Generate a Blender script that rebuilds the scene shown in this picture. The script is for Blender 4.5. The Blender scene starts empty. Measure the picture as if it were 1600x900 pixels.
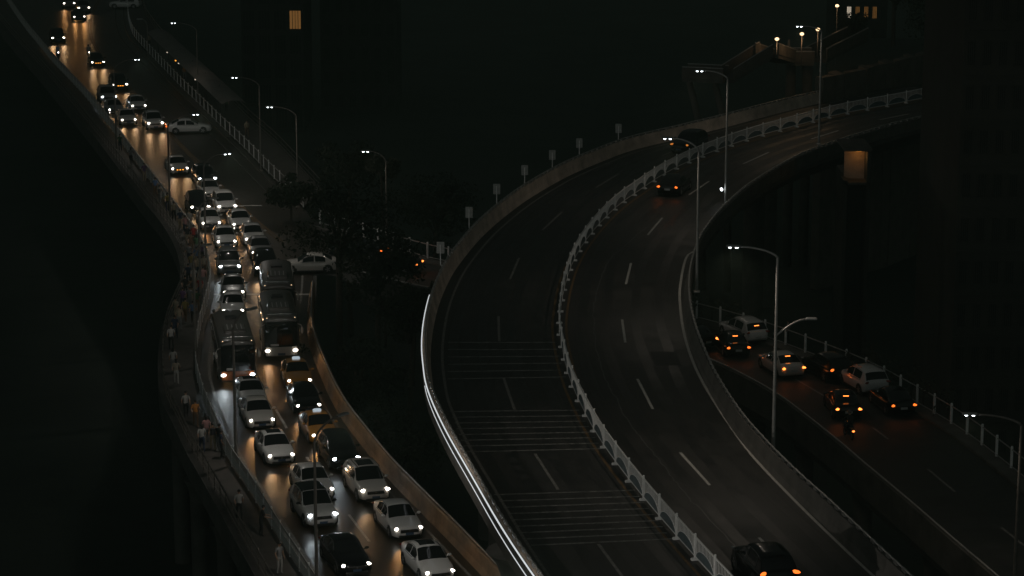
import bpy, bmesh, math, random
import numpy as np
from mathutils import Vector, Matrix, geometry
random.seed(7); rng = np.random.default_rng(7)
sc = bpy.context.scene
C = sc.collection
# ------------------------------------------------------------------ camera, world, exposure
F = 4100.0; HOR = 937.0
TH = math.atan(HOR / F); HC = math.cos(TH) / 0.0222
cam_d = bpy.data.cameras.new('camera'); cam = bpy.data.objects.new('camera', cam_d); C.objects.link(cam)
cam.location = (0, 0, HC); cam.rotation_euler = (math.pi / 2 - TH, 0, 0)
cam_d.sensor_width = 36; cam_d.lens = F / 1600 * 36; cam_d.clip_start = 1; cam_d.clip_end = 3000
sc.camera = cam
wd = bpy.data.worlds.new('World'); sc.world = wd; wd.use_nodes = True
wn, wl = wd.node_tree.nodes, wd.node_tree.links
wn.clear()
sky = wn.new('ShaderNodeTexSky'); sky.sky_type = 'NISHITA'; sky.sun_disc = False
sky.sun_elevation = math.radians(-4); sky.sun_rotation = math.radians(200)
hs = wn.new('ShaderNodeHueSaturation'); hs.inputs['Saturation'].default_value = 0.10
tint = wn.new('ShaderNodeMix'); tint.data_type = 'RGBA'; tint.blend_type = 'MULTIPLY'; tint.inputs[0].default_value = 1
tint.inputs[7].default_value = (0.86, 1.0, 0.93, 1)
bg = wn.new('ShaderNodeBackground'); bg.inputs[1].default_value = 0.92
wo = wn.new('ShaderNodeOutputWorld')
wl.new(sky.outputs[0], hs.inputs['Color']); wl.new(hs.outputs[0], tint.inputs[6]); wl.new(tint.outputs[2], bg.inputs[0]); wl.new(bg.outputs[0], wo.inputs[0])
sc.view_settings.view_transform = 'Standard'; sc.view_settings.look = 'None'
sc.view_settings.exposure = 0; sc.view_settings.gamma = 1; sc.view_settings.use_curve_mapping = False
sc.render.engine = 'CYCLES'
sc.cycles.use_denoising = True
sc.cycles.max_bounces = 5; sc.cycles.diffuse_bounces = 2; sc.cycles.glossy_bounces = 3
sc.cycles.caustics_reflective = False; sc.cycles.caustics_refractive = False
sc.cycles.sample_clamp_indirect = 2.0; sc.cycles.sample_clamp_direct = 12.0
LIFT_HAZE = 0.00055         # density of the thin volume added to lift the blacks
STREET = 430.0      # watts of one street lamp
HEADW = 60.0         # watts of one headlight

# ------------------------------------------------------------------ geometry helpers
def P(px, py, z=0.0):
    """point of the horizontal plane z that the photograph's pixel looks at"""
    d = Vector((px - 800, F, 450 - py)); c, s = math.cos(TH), math.sin(TH)
    v = Vector((d.x, d.y * c + d.z * s, -d.y * s + d.z * c))
    t = (z - HC) / v.z
    return Vector((v.x * t, v.y * t, z))

def spline(pts, step=1.0):
    p = [np.array(q, float) for q in pts]
    p = [2 * p[0] - p[1]] + p + [2 * p[-1] - p[-2]]
    out = []
    for i in range(1, len(p) - 2):
        a, b, c, d = p[i - 1:i + 3]
        for t in np.linspace(0, 1, 24, endpoint=False):
            out.append(.5 * ((2 * b) + (c - a) * t + (2 * a - 5 * b + 4 * c - d) * t * t + (3 * b - a - 3 * c + d) * t ** 3))
    out.append(p[-2]); out = np.array(out)
    for _ in range(12):                                    # ease out the wobble of hand-read points
        out[1:-1] = .5 * out[1:-1] + .25 * (out[:-2] + out[2:])
    s = np.concatenate([[0], np.cumsum(np.linalg.norm(np.diff(out, axis=0), axis=1))])
    n = max(2, int(round(s[-1] / step)) + 1)
    q = np.linspace(0, s[-1], n)
    return np.stack([np.interp(q, s, out[:, k]) for k in range(out.shape[1])], 1)

def pxs(z, *pts, step=1.0):
    return spline([P(x, y, z) for x, y in pts], step)

def normals(path):
    t = np.gradient(path[:, :2], axis=0); t /= np.linalg.norm(t, axis=1)[:, None]
    return np.stack([-t[:, 1], t[:, 0]], 1)                # to the left of travel

def offset(path, d, dz=0.0):
    o = path.copy(); o[:, :2] += normals(path) * d; o[:, 2] += dz
    return o

class MB:
    def __init__(s): s.v = []; s.f = []; s.m = []
    def add(s, vs, fs, m=0):
        b = len(s.v); s.v += [tuple(map(float, v)) for v in vs]; s.f += [tuple(b + i for i in f) for f in fs]; s.m += [m] * len(fs)
    def box(s, c, d, rz=0.0, m=0, mat=None):
        c = Vector(c); R = mat or Matrix.Rotation(rz, 3, 'Z')
        vs = [c + R @ Vector((sx * d[0] / 2, sy * d[1] / 2, sz * d[2] / 2)) for sz in (-1, 1) for sy in (-1, 1) for sx in (-1, 1)]
        s.add(vs, [(0, 2, 3, 1), (4, 5, 7, 6), (0, 1, 5, 4), (2, 6, 7, 3), (0, 4, 6, 2), (1, 3, 7, 5)], m)
    def cbox(s, c, d, ch=0.02, m=0, rz=0.0):
        """box with chamfered upright and top edges"""
        hx, hy, hz = d[0] / 2, d[1] / 2, d[2] / 2; R = Matrix.Rotation(rz, 3, 'Z'); c = Vector(c)
        def ring(z, i):
            x, y = hx - i, hy - i; k = ch
            return [c + R @ Vector(q) for q in ((x, -y + k, z), (x, y - k, z), (x - k, y, z), (-x + k, y, z), (-x, y - k, z), (-x, -y + k, z), (-x + k, -y, z), (x - k, -y, z))]
        rs = [ring(-hz, 0), ring(hz - ch, 0), ring(hz, ch * .9)]
        vs = sum(rs, []); fs = [tuple(reversed(range(8))), tuple(range(16, 24))]
        for r in range(2):
            for i in range(8): fs.append((r * 8 + i, r * 8 + (i + 1) % 8, r * 8 + 8 + (i + 1) % 8, r * 8 + 8 + i))
        s.add(vs, fs, m)
    def tube(s, pts, r, n=8, m=0, cap=True):
        pts = [Vector(p) for p in pts]; rr = r if isinstance(r, (list, tuple)) else [r] * len(pts)
        rings = []; up = None
        for i, p in enumerate(pts):
            t = (pts[min(i + 1, len(pts) - 1)] - pts[max(i - 1, 0)]).normalized()
            if up is None: up = Vector((1, 0, 0)) if abs(t.x) < .9 else Vector((0, 1, 0))
            a = (up - t * up.dot(t)).normalized(); b = t.cross(a); up = a
            rings += [p + (a * math.cos(2 * math.pi * k / n) + b * math.sin(2 * math.pi * k / n)) * rr[i] for k in range(n)]
        fs = []
        for i in range(len(pts) - 1):
            for k in range(n): fs.append((i * n + k, i * n + (k + 1) % n, (i + 1) * n + (k + 1) % n, (i + 1) * n + k))
        if cap: fs.append(tuple(reversed(range(n)))); fs.append(tuple(range((len(pts) - 1) * n, len(pts) * n)))
        s.add(rings, fs, m)
    def ell(s, c, r, nu=10, nv=6, m=0, mat=None):
        vs = []; fs = []; R = mat or Matrix.Identity(3); c = Vector(c)
        for i in range(nv + 1):
            a = math.pi * i / nv
            for k in range(nu):
                b = 2 * math.pi * k / nu
                vs.append(c + R @ Vector((r[0] * math.sin(a) * math.cos(b), r[1] * math.sin(a) * math.sin(b), r[2] * math.cos(a))))
        for i in range(nv):
            for k in range(nu): fs.append((i * nu + k, (i + 1) * nu + k, (i + 1) * nu + (k + 1) % nu, i * nu + (k + 1) % nu))
        s.add(vs, fs, m)
    def grid(s, G, m=0, flip=False):
        nr, nc = len(G), len(G[0]); vs = [p for r in G for p in r]; fs = []
        for i in range(nr - 1):
            for k in range(nc - 1):
                q = (i * nc + k, i * nc + k + 1, (i + 1) * nc + k + 1, (i + 1) * nc + k)
                fs.append(q[::-1] if flip else q)
        s.add(vs, fs, m)
    def poly(s, loop, z=None, m=0):
        vs = [Vector((p[0], p[1], p[2] if z is None else z)) for p in loop]
        tris = geometry.tessellate_polygon([vs])
        s.add(vs, [t if (vs[t[1]] - vs[t[0]]).cross(vs[t[2]] - vs[t[0]]).z > 0 else t[::-1] for t in tris], m)
    def sweep(s, path, prof, m=0, closed=True):
        """prof: (offset to the left of travel, height) swept along a path"""
        nn = normals(path); n = len(prof); vs = []; fs = []
        for i in range(len(path)):
            for d, z in prof: vs.append((path[i, 0] + nn[i, 0] * d, path[i, 1] + nn[i, 1] * d, path[i, 2] + z))
        for i in range(len(path) - 1):
            for k in range(n if closed else n - 1):
                fs.append((i * n + k, i * n + (k + 1) % n, (i + 1) * n + (k + 1) % n, (i + 1) * n + k))
        if closed: fs.append(tuple(range(n))); fs.append(tuple(reversed(range((len(path) - 1) * n, len(path) * n))))
        s.add(vs, fs, m)
    def mesh(s, name, mats, smooth=False, angle=None):
        me = bpy.data.meshes.new(name); me.from_pydata(s.v, [], s.f); me.update()
        if not isinstance(mats, (list, tuple)): mats = [mats]
        for q in mats: me.materials.append(q)
        me.polygons.foreach_set('material_index', s.m)
        bm = bmesh.new(); bm.from_mesh(me); bmesh.ops.remove_doubles(bm, verts=bm.verts, dist=1e-5)
        bmesh.ops.recalc_face_normals(bm, faces=bm.faces) if smooth else None
        bm.to_mesh(me); bm.free()
        if smooth:
            me.polygons.foreach_set('use_smooth', [True] * len(me.polygons))
            if angle: me.set_sharp_from_angle(angle=math.radians(angle))
        return me
    def build(s, name, mats, parent=None, smooth=False, angle=None):
        return link(name, s.mesh(name, mats, smooth, angle), parent)

def link(name, me, parent=None, loc=None, rz=None, mats=None):
    o = bpy.data.objects.new(name, me); C.objects.link(o)
    if parent is not None: o.parent = parent
    if loc is not None: o.location = loc
    if rz is not None: o.rotation_euler = (0, 0, rz)
    if mats:
        for i, q in enumerate(mats):
            if q is not None: o.material_slots[i].link = 'OBJECT'; o.material_slots[i].material = q
    return o
def tag(o, label=None, cat=None, group=None, kind=None):
    if label: o['label'] = label
    if cat: o['category'] = cat
    if group: o['group'] = group
    if kind: o['kind'] = kind
    return o
def thing(name, label, cat, loc=(0, 0, 0), rz=0.0, group=None):
    o = link(name, None, None, loc, rz); o.empty_display_size = .3
    return tag(o, label, cat, group)

# ------------------------------------------------------------------ materials
def mat(name, col, rough=.6, metal=0.0, spec=.5, var=0.0, scale=3.0, bump=0.0, bscale=20.0, coat=0.0, col2=None, rvar=0.0, em=None, es=0.0, alpha=None):
    m = bpy.data.materials.new(name); m.use_nodes = True; nt = m.node_tree; b = nt.nodes['Principled BSDF']
    b.inputs['Base Color'].default_value = (*col, 1); b.inputs['Roughness'].default_value = rough; b.inputs['Metallic'].default_value = metal
    b.inputs['Specular IOR Level'].default_value = spec; b.inputs['Coat Weight'].default_value = coat; b.inputs['Coat Roughness'].default_value = .04
    if em: b.inputs['Emission Color'].default_value = (*em, 1); b.inputs['Emission Strength'].default_value = es
    if var or bump or rvar:
        geo = nt.nodes.new('ShaderNodeNewGeometry')
        n1 = nt.nodes.new('ShaderNodeTexNoise'); n1.inputs['Scale'].default_value = scale; n1.inputs['Detail'].default_value = 6; n1.inputs['Roughness'].default_value = .65
        nt.links.new(geo.outputs['Position'], n1.inputs['Vector'])
        if var:
            rp = nt.nodes.new('ShaderNodeValToRGB'); c2 = col2 or tuple(c * (1 - var) for c in col)
            rp.color_ramp.elements[0].position = .32; rp.color_ramp.elements[1].position = .68
            rp.color_ramp.elements[0].color = (*c2, 1); rp.color_ramp.elements[1].color = (*[min(1, c * (1 + var * .6)) for c in col], 1)
            nt.links.new(n1.outputs['Fac'], rp.inputs['Fac']); nt.links.new(rp.outputs['Color'], b.inputs['Base Color'])
        if rvar:
            mr = nt.nodes.new('ShaderNodeMapRange'); mr.inputs['From Min'].default_value = .3; mr.inputs['From Max'].default_value = .7
            mr.inputs['To Min'].default_value = max(.03, rough - rvar); mr.inputs['To Max'].default_value = min(1, rough + rvar)
            nt.links.new(n1.outputs['Fac'], mr.inputs['Value']); nt.links.new(mr.outputs['Result'], b.inputs['Roughness'])
        if bump:
            n2 = nt.nodes.new('ShaderNodeTexNoise'); n2.inputs['Scale'].default_value = bscale; n2.inputs['Detail'].default_value = 4
            nt.links.new(geo.outputs['Position'], n2.inputs['Vector'])
            bp = nt.nodes.new('ShaderNodeBump'); bp.inputs['Strength'].default_value = bump; bp.inputs['Distance'].default_value = .02
            nt.links.new(n2.outputs['Fac'], bp.inputs['Height']); nt.links.new(bp.outputs['Normal'], b.inputs['Normal'])
    return m
M = {}
M['asphalt'] = mat('asphalt', (.043, .041, .038), .62, var=.5, scale=.35, bump=.5, bscale=28, rvar=.12)
M['asphalt_worn'] = mat('asphalt_worn', (.037, .027, .020), .35, var=.5, scale=1.2, bump=.30, bscale=40, rvar=.05)
M['asphalt_dark'] = mat('asphalt_dark', (.040, .040, .037), .66, var=.3, scale=.5, bump=.5, bscale=28, rvar=.1)
M['ground'] = mat('ground', (.032, .040, .032), .95, var=.4, scale=.12)
M['pave'] = mat('paving', (.085, .075, .066), .75, var=.35, scale=1.2, bump=.3, bscale=12)
M['concrete'] = mat('concrete', (.115, .107, .097), .85, var=.35, scale=.9, bump=.35, bscale=9)
M['concrete_dark'] = mat('concrete_dark', (.075, .070, .063), .9, var=.45, scale=.7, bump=.35, bscale=9)
M['concrete_brown'] = mat('concrete_brown', (.27, .225, .185), .8, var=.35, scale=.8, bump=.3, bscale=9)
M['barrier'] = mat('orange_lit_concrete', (.26, .165, .10), .6, var=.5, scale=.9, bump=.3, bscale=9)  # ochre base colour imitates orange headlight glow on the concrete
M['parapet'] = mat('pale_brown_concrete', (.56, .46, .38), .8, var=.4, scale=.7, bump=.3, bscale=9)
M['foot'] = mat('footbridge_concrete', (.10, .088, .074), .85, var=.35, scale=.8, bump=.3, bscale=9)
M['paint'] = mat('road_paint', (.62, .61, .57), .7, var=.45, scale=6, bump=.2)
M['paint_worn'] = mat('road_paint_worn', (.25, .24, .22), .75, var=.6, scale=5, bump=.2)
M['paint_grey'] = mat('rumble_paint', (.25, .25, .235), .75, var=.7, scale=4, bump=.2)
M['paint_white'] = mat('road_paint_white', (.7, .69, .66), .6, var=.3, scale=6, bump=.2)
M['paint_yellow'] = mat('road_paint_yellow', (.20, .115, .045), .7, var=.5, scale=5, bump=.2)
M['tar'] = mat('crack_seal', (.12, .12, .115), .5, var=.6, scale=5)
M['steel'] = mat('galvanised_steel', (.42, .42, .41), .38, .75, var=.25, scale=8)
M['rail'] = mat('painted_rail', (.44, .43, .41), .42, .3, var=.3, scale=5)
M['rail_dark'] = mat('dark_rail', (.16, .14, .12), .34, .6, var=.4, scale=6)
M['fence_white'] = mat('white_fence_paint', (.84, .84, .83), .4, var=.15, scale=3)
M['fence_blue'] = mat('blue_grey_panel', (.11, .145, .16), .5, var=.3, scale=2)
M['pole'] = mat('lamp_pole_paint', (.42, .41, .39), .45, .35, var=.2, scale=3)
M['pole_brown'] = mat('brown_pole_paint', (.20, .18, .16), .45, .35, var=.2, scale=3)
M['pole_dark'] = mat('dark_pole_paint', (.10, .095, .09), .45, .35)
M['sign_back'] = mat('sign_back_grey', (.34, .35, .34), .55, .4, var=.2, scale=4)
M['glass'] = mat('car_glass', (.010, .011, .012), .06, spec=.6)
M['trim'] = mat('black_trim', (.012, .012, .012), .45)
M['rubber'] = mat('tyre_rubber', (.018, .018, .018), .8)
M['rim'] = mat('alloy_rim', (.45, .45, .45), .3, .9)
M['chrome'] = mat('chrome', (.6, .6, .6), .15, 1.0)
M['plate_blue'] = mat('blue_number_plate', (.05, .085, .15), .45)
M['plate_white'] = mat('pale_number_plate', (.40, .42, .42), .45)
M['leaf'] = mat('leaf', (.018, .026, .014), .75, spec=.25, var=.5, scale=.6)
M['leaf2'] = mat('leaf_olive', (.045, .046, .026), .5, var=.5, scale=.6)
M['bark'] = mat('bark', (.05, .040, .030), .9, var=.4, scale=3)
M['wall_dark'] = mat('dark_facade', (.030, .031, .028), .85, var=.3, scale=.25)
M['wall_brown'] = mat('brown_facade', (.045, .040, .034), .85, var=.35, scale=.25)
M['pane'] = mat('dark_window_pane', (.02, .022, .022), .12)
M['canopy'] = mat('canopy_sheet', (.16, .14, .125), .55, var=.25, scale=.5)
def emis(name, col, s): return mat(name, (.05, .05, .05), .4, em=col, es=s)
M['led'] = emis('lamp_led', (.86, .95, 1.0), 9)
M['strip'] = emis('led_strip_light', (.92, .97, 1.0), .75)
M['head_w'] = emis('headlight_warm', (1.0, .92, .80), 11)
M['head_c'] = emis('headlight_cool', (.86, .95, 1.0), 14)
M['head_off'] = mat('headlight_unlit', (.35, .36, .36), .12, coat=1)
M['tail_on'] = emis('tail_lamp_lit', (1.0, .17, .02), 2.0)
M['tail_hot'] = emis('brake_lamp_lit', (1.0, .24, .04), 4.0)
M['tail_off'] = mat('tail_lamp_unlit', (.20, .015, .01), .15, coat=1)
M['amber_dim'] = emis('amber_side_lamp', (1.0, .32, .05), .6)
M['amber'] = emis('amber_lamp', (1.0, .35, .04), 3.0)
M['win_warm'] = emis('warm_lit_window', (1.0, .46, .12), .15)
M['win_white'] = emis('pale_lit_window', (1.0, .85, .65), .8)
M['globe'] = emis('warm_globe_lamp', (1.0, .66, .36), 2.5)
M['taxi_sign'] = emis('taxi_roof_sign', (.75, .9, 1.0), .5)
M['placard'] = mat('white_placard', (.6, .6, .58), .6)
def paint(name, c, r=.32, metal=0.0, coat=1.0, spec=.5): return mat(name, c, r, metal, spec, coat=coat)
PA = dict(white=paint('white_car_paint', (.62, .61, .59)), pearl=paint('pearl_car_paint', (.55, .52, .48)), silver=paint('silver_car_paint', (.30, .30, .30), .35, .5),
          grey=paint('grey_car_paint', (.13, .135, .135), .35, .4), black=paint('black_car_paint', (.005, .005, .006), .20, 0, .25, .25), navy=paint('navy_car_paint', (.008, .011, .015), .22, 0, .3, .3),
          taxi=paint('orange_taxi_paint', (.46, .20, .025)), orange=paint('orange_bus_paint', (.42, .12, .03), .4), busgrey=paint('brown_grey_bus_paint', (.085, .070, .062), .35), buswhite=paint('pale_bus_paint', (.45, .42, .38), .4))

# ------------------------------------------------------------------ the setting
ground = MB(); n = 40
G = [[(x, y, -12 + .4 * math.sin(x * .05) * math.cos(y * .043)) for x in np.linspace(-420, 420, n)] for y in np.linspace(20, 1100, n)]
ground.grid(G); g = ground.build('ground', M['ground']); tag(g, kind='structure')

# --- viaduct (deck at z = 6)
VZ = 6.0
left_top = pxs(VZ + 1, (1420, 118), (1350, 128), (1280, 143), (1200, 162), (1130, 180), (1060, 197), (980, 216), (933, 233), (880, 255), (827, 284), (787, 311), (744, 347), (709, 387), (690, 416), (674, 452), (664, 492), (660, 530), (662, 565), (669, 604), (695, 663), (740, 742), (788, 824), (843, 905), (905, 985))
right_top = pxs(VZ + 1, (1500, 172), (1440, 184), (1396, 195), (1356, 207), (1312, 221), (1269, 236), (1240, 249), (1205, 269), (1168, 293), (1142, 316), (1119, 340), (1097, 372), (1084, 410), (1080, 445), (1083, 480), (1092, 515), (1106, 550), (1124, 588), (1160, 644), (1200, 690), (1248, 738), (1304, 788), (1360, 840), (1416, 892), (1500, 968))
def lv(path, z): q = path.copy(); q[:, 2] = z; return q
vl, vr = lv(left_top, VZ), lv(right_top, VZ)
d = MB(); d.poly(list(vl) + list(vr[::-1])); vd = d.build('viaduct_road', M['asphalt']); tag(vd, kind='structure')
viad = thing('viaduct_structure', 'curved concrete road viaduct with box girder and round piers', 'viaduct')
d = MB(); d.poly(list(offset(vl, 1.6)) + list(offset(vr, -1.6))[::-1], VZ - 1.7)
d.sweep(offset(vl, 0, -.02), [(0, 0), (0, -.35), (1.6, -1.7), (1.7, -1.7), (1.7, -.05)], closed=True)
d.sweep(offset(vr, 0, -.02), [(0, 0), (0, -.35), (-1.6, -1.7), (-1.7, -1.7), (-1.7, -.05)], closed=True)
d.build('girder', M['concrete_dark'], viad)
# normals to the left of travel (travel = towards the camera): left_top has the road on its left side (negative x side is right)
def parapet(path, side, name, label, segs, m, parent, z=VZ):
    """side=+1: road lies on the left of travel"""
    t = thing(name, label, 'parapet', tuple(path[len(path) // 2]))
    prof = [(0, .0), (0, .92), (side * .06, .98), (side * .24, .98), (side * .27, .80), (side * .36, .30), (side * .48, .0)]
    if side < 0: prof = prof[::-1]
    base = lv(path, z)
    L = len(base); k = 0; off = Vector(t.location)
    while k < L - 1:
        e = min(L - 1, k + segs)
        q = base[k:e + 1].copy()
        # an open joint between wall panels
        if len(q) > 2:
            q[-1] = q[-1] + (q[-2] - q[-1]) * .025
        b = MB(); b.sweep(q - np.array(off), prof); b.build('wall_panel', m, t)
        k = e
    rail = lv(offset(path, side * .14), z + 1.14) - np.array(off)
    b = MB(); b.tube([Vector(p) for p in rail], .045, 6); b.build('handrail', M['rail'], t, smooth=True)
    br = MB(); sp = spline([Vector(p) for p in rail], 1.0); nn = normals(sp)
    for i in range(0, len(sp)):
        ang = math.atan2(nn[i, 1], nn[i, 0])
        br.box(sp[i] + np.array([0, 0, -.05]), (.12, .42, .16), ang)
    o = br.build('rail_bracket', M['steel'], t); tag(o, kind='stuff')
    return t
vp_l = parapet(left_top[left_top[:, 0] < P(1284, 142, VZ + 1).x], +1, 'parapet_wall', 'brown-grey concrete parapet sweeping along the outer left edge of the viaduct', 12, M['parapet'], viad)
vp_r = parapet(right_top[:], -1, 'parapet_wall', 'grey concrete parapet along the right edge of the viaduct beside lamp posts', 12, M['concrete'], viad)
b = MB(); b.sweep(lv(left_top[left_top[:, 0] < P(1284, 142, VZ + 1).x], VZ), [(-.012, -.34), (-.012, .92), (-.003, .92), (-.003, -.34)]); o = b.build('shade_sheet', M['concrete_dark'], vp_l); o.location = -Vector(vp_l.location)  # thin dark sheet added so the outer parapet face looks unlit
# LED strips on the outer face of the left parapet
near = [i for i in range(len(left_top)) if left_top[i, 1] < P(676, 452, 7).y and left_top[i, 1] > 40]
def led(h, i0, name, label, e=.045):
    seg = lv(left_top[near[i0]:near[-1] + 1], VZ + h)
    b = MB(); b.sweep(seg, [(-.015, -.014), (-e, -.014), (-e, .014), (-.015, .014)]); o = b.build(name, M['strip'])
    tag(o, label, 'light strip')
led(.86, 0, 'led_strip', 'upper white glowing light strip along outer face of the left viaduct parapet', .08)
led(.34, 20, 'led_strip', 'lower white glowing light strip on outer viaduct edge, second line down')
# piers
def pier(p, r, top, bottom, name, m, parent):
    b = MB(); b.tube([(p[0], p[1], bottom), (p[0], p[1], top - 1.2), (p[0], p[1], top - .5), (p[0], p[1], top)], [r, r, r * 1.25, r * 1.7], 16); return b.build(name, m, parent, smooth=True, angle=40)
for (x, y) in ((815, 860), (790, 620), (770, 470), (850, 340), (1010, 252), (1200, 205)):
    q = P(x, y, VZ - 1.7); pier(q, 1.0, VZ - 1.7, -12.2, 'pier', M['concrete_dark'], viad)
for (x, y) in ((1300, 860), (1090, 620), (1020, 470), (1060, 330), (1180, 262)):
    q = P(x, y, VZ - 1.7); pier(q, .9, VZ - 1.7, -12.2, 'pier', M['concrete_dark'], viad)

def strip_on(path, w, z, name, m, parent, d0=0.0):
    b = MB(); a = offset(path, d0 - w / 2); c = offset(path, d0 + w / 2)
    b.grid([[(*a[i, :2], z), (*c[i, :2], z)] for i in range(len(path))], flip=True)
    return b.build(name, m, parent)
def dash_at(px0, px1, z, parent, m, w=.15, name='lane_dash'):
    a, b_ = P(*px0, z), P(*px1, z); path = np.array([a, (a + b_) / 2, b_]); return strip_on(path, w, z, name, m, parent)
# markings on the viaduct
median = pxs(VZ, (1470, 150), (1408, 163), (1359, 172), (1312, 181), (1269, 192), (1226, 204), (1182, 216), (1140, 230), (1098, 246), (1062, 262), (1029, 280), (1000, 300), (978, 315), (956, 333), (932, 358), (911, 385), (895, 413), (884, 444), (877, 478), (874, 515), (880, 555), (891, 597), (912, 645), (940, 695), (980, 750), (1028, 809), (1085, 874), (1150, 945))
for a, b in (((779, 494), (780, 533)), ((787, 591), (804, 640)), ((836, 709), (872, 765)), ((935, 850), (972, 900)), ((811, 403), (797, 436)), ((878, 331), (848, 359)), ((966, 272), (931, 293)), ((1062, 232), (1035, 243))):
    dash_at(a, b, VZ + .006, vd, M['paint_worn'])
for a, b in (((986, 411), (978, 444)), ((972, 499), (977, 535)), ((996, 592), (1020, 639)), ((1063, 707), (1109, 758)), ((1186, 840), (1230, 885)), ((1035, 340), (1012, 367)), ((1108, 283), (1077, 304)), ((1201, 238), (1161, 256)), ((1310, 204), (1268, 217)), ((1420, 178), (1375, 187))):
    dash_at(a, b, VZ + .006, vd, M['paint'])
strip_on(lv(offset(left_top, 1.15), VZ + .006), .15, VZ + .006, 'edge_line', M['paint_worn'], vd)
strip_on(pxs(VZ, (1396, 206), (1312, 233), (1240, 264), (1168, 310), (1119, 358), (1092, 388), (1073, 401), (1063, 445), (1063, 482), (1071, 530), (1090, 582), (1124, 640), (1172, 708), (1224, 764), (1280, 820), (1360, 896), (1420, 950)), .16, VZ + .006, 'edge_line', M['paint'], vd)
strip_on(median, .15, VZ + .006, 'median_line', M['paint_yellow'], vd, -.42)
strip_on(median, .15, VZ + .006, 'median_line', M['paint_yellow'], vd, .42)
for k, (g0, g1, cnt) in enumerate((((700, 535, 868), (700, 592, 884), 6), ((703, 643, 905), (727, 706, 940), 8), ((772, 773, 992), (830, 852, 1050), 9))):
    for i in range(cnt):
        t = i / (cnt - 1); xa = g0[0] + (g1[0] - g0[0]) * t; ya = g0[1] + (g1[1] - g0[1]) * t; xb = g0[2] + (g1[2] - g0[2]) * t
        tilt = (0, -2, -7)[k] - 3 * t
        a, b_ = P(xa, ya, VZ), P(xb, ya + tilt, VZ); path = np.array([a + (b_ - a) * u for u in np.linspace(0, 1, 5)])
        b = MB(); b.sweep(path, [(-.07, .004), (-.05, .012), (.05, .012), (.07, .004)]); b.build('rumble_strip', M['paint_grey'], vd)
ck = pxs(VZ, (1010, 355), (960, 400), (940, 440), (931, 480), (932, 530), (942, 580), (962, 625), (990, 672), (1030, 722), (1075, 775), (1110, 815), (1145, 850), (1200, 905), step=.5)
nn = normals(ck); w_ = np.cumsum(rng.normal(0, .03, len(ck))); w_ -= np.linspace(0, w_[-1], len(w_)); ck[:, :2] += nn * np.clip(w_, -.12, .12)[:, None] + nn * rng.normal(0, .03, len(ck))[:, None]
strip_on(ck, .06, VZ + .005, 'crack_seal', M['tar'], vd)
for (a, b) in (((683, 640), (905, 640)), ((925, 520), (1066, 505))):
    pass

# worn wheel tracks and repairs
M['asphalt_polished'] = mat('asphalt_polished', (.033, .031, .029), .50, var=.35, scale=.6, bump=.4, bscale=28, rvar=.08)
M['asphalt_patch'] = mat('asphalt_patch', (.034, .033, .031), .7, var=.3, scale=1.5, bump=.6, bscale=30)
for k, dd in enumerate((1.25, 2.75, 4.75, 6.25, -1.3, -2.8, -4.7, -6.2)):
    pth = median.copy(); wob = np.interp(np.arange(len(pth)), np.arange(0, len(pth) + 12, 12), rng.normal(0, .10, len(np.arange(0, len(pth) + 12, 12))))
    b = MB(); nn = normals(pth); hw = .26 + .05 * np.abs(np.sin(np.arange(len(pth)) * .31 + k))
    b.grid([[(*(pth[i, :2] + nn[i] * (dd + wob[i] - hw[i])), VZ + .003), (*(pth[i, :2] + nn[i] * (dd + wob[i] + hw[i])), VZ + .003)] for i in range(len(pth))], flip=True)
    b.build('tyre_track', M['asphalt_polished'], vd)
for x, y, w_, l_ in ((1040, 560, 1.5, 3.2), (1010, 805, 1.2, 4.0), (1120, 700, 1.6, 2.4), (835, 560, 1.4, 2.8), (905, 790, 1.3, 3.6), (930, 360, 1.2, 3.0)):
    p = P(x, y, VZ + .0045); i = int(np.argmin(np.hypot(median[:, 0] - p.x, median[:, 1] - p.y))); v = median[min(i + 1, len(median) - 1)] - median[i - 1]
    b = MB(); b.box((p.x, p.y, VZ + .0035), (l_, w_, .002), math.atan2(v[1], v[0])); b.build('repair_patch', M['asphalt_patch'], vd)

# --- left road at z = 0
LF = [(-25, -60), (10, 0), (40, 45), (62, 72), (85, 100), (117, 134), (150, 171), (185, 217), (220, 264), (244, 295), (261, 318), (285, 349), (305, 376), (320, 400), (329, 424), (332, 446), (330, 464), (324, 490), (316, 520), (311, 550), (309, 582), (318, 622), (328, 650), (345, 690), (366, 732), (392, 769), (432, 835), (470, 893), (520, 970)]
lf = pxs(0, *LF)
OUT = [(-80, -60), (-20, 10), (30, 70), (62, 105), (100, 150), (147, 207), (165, 230), (200, 276), (233, 319), (255, 345), (275, 376), (287, 408), (289, 434), (284, 457), (272, 486), (262, 511), (257, 536), (255, 571), (256, 602), (262, 630), (278, 661), (299, 706), (317, 737), (340, 778), (380, 850), (424, 928), (450, 975)]
ot = pxs(0, *OUT)
RB = [(470, 318), (480, 350), (488, 400), (488, 430), (487, 455), (484, 490), (484, 520), (492, 555), (506, 590), (520, 622), (540, 657), (568, 694), (607, 743), (655, 793), (713, 852), (765, 907), (830, 975)]
rb = pxs(0, *RB[3:])
RF = [(215, -60), (203, -20), (200, 20), (204, 46), (212, 62), (232, 84), (263, 117), (284, 139), (310, 164), (344, 198), (380, 232), (420, 273), (450, 302), (474, 326)]
rf = pxs(0, *RF)
loop = list(lf) + list(rb[::-1]) + list(pxs(0, (520, 395), (500, 352), (474, 326)))[0:] + list(rf[::-1])
d = MB(); d.poly(loop); lr = d.build('bridge_road', M['asphalt_worn']); tag(lr, kind='structure')
br_ = thing('road_bridge_structure', 'dark concrete deck edge and columns carrying the busy left road', 'bridge')
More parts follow.
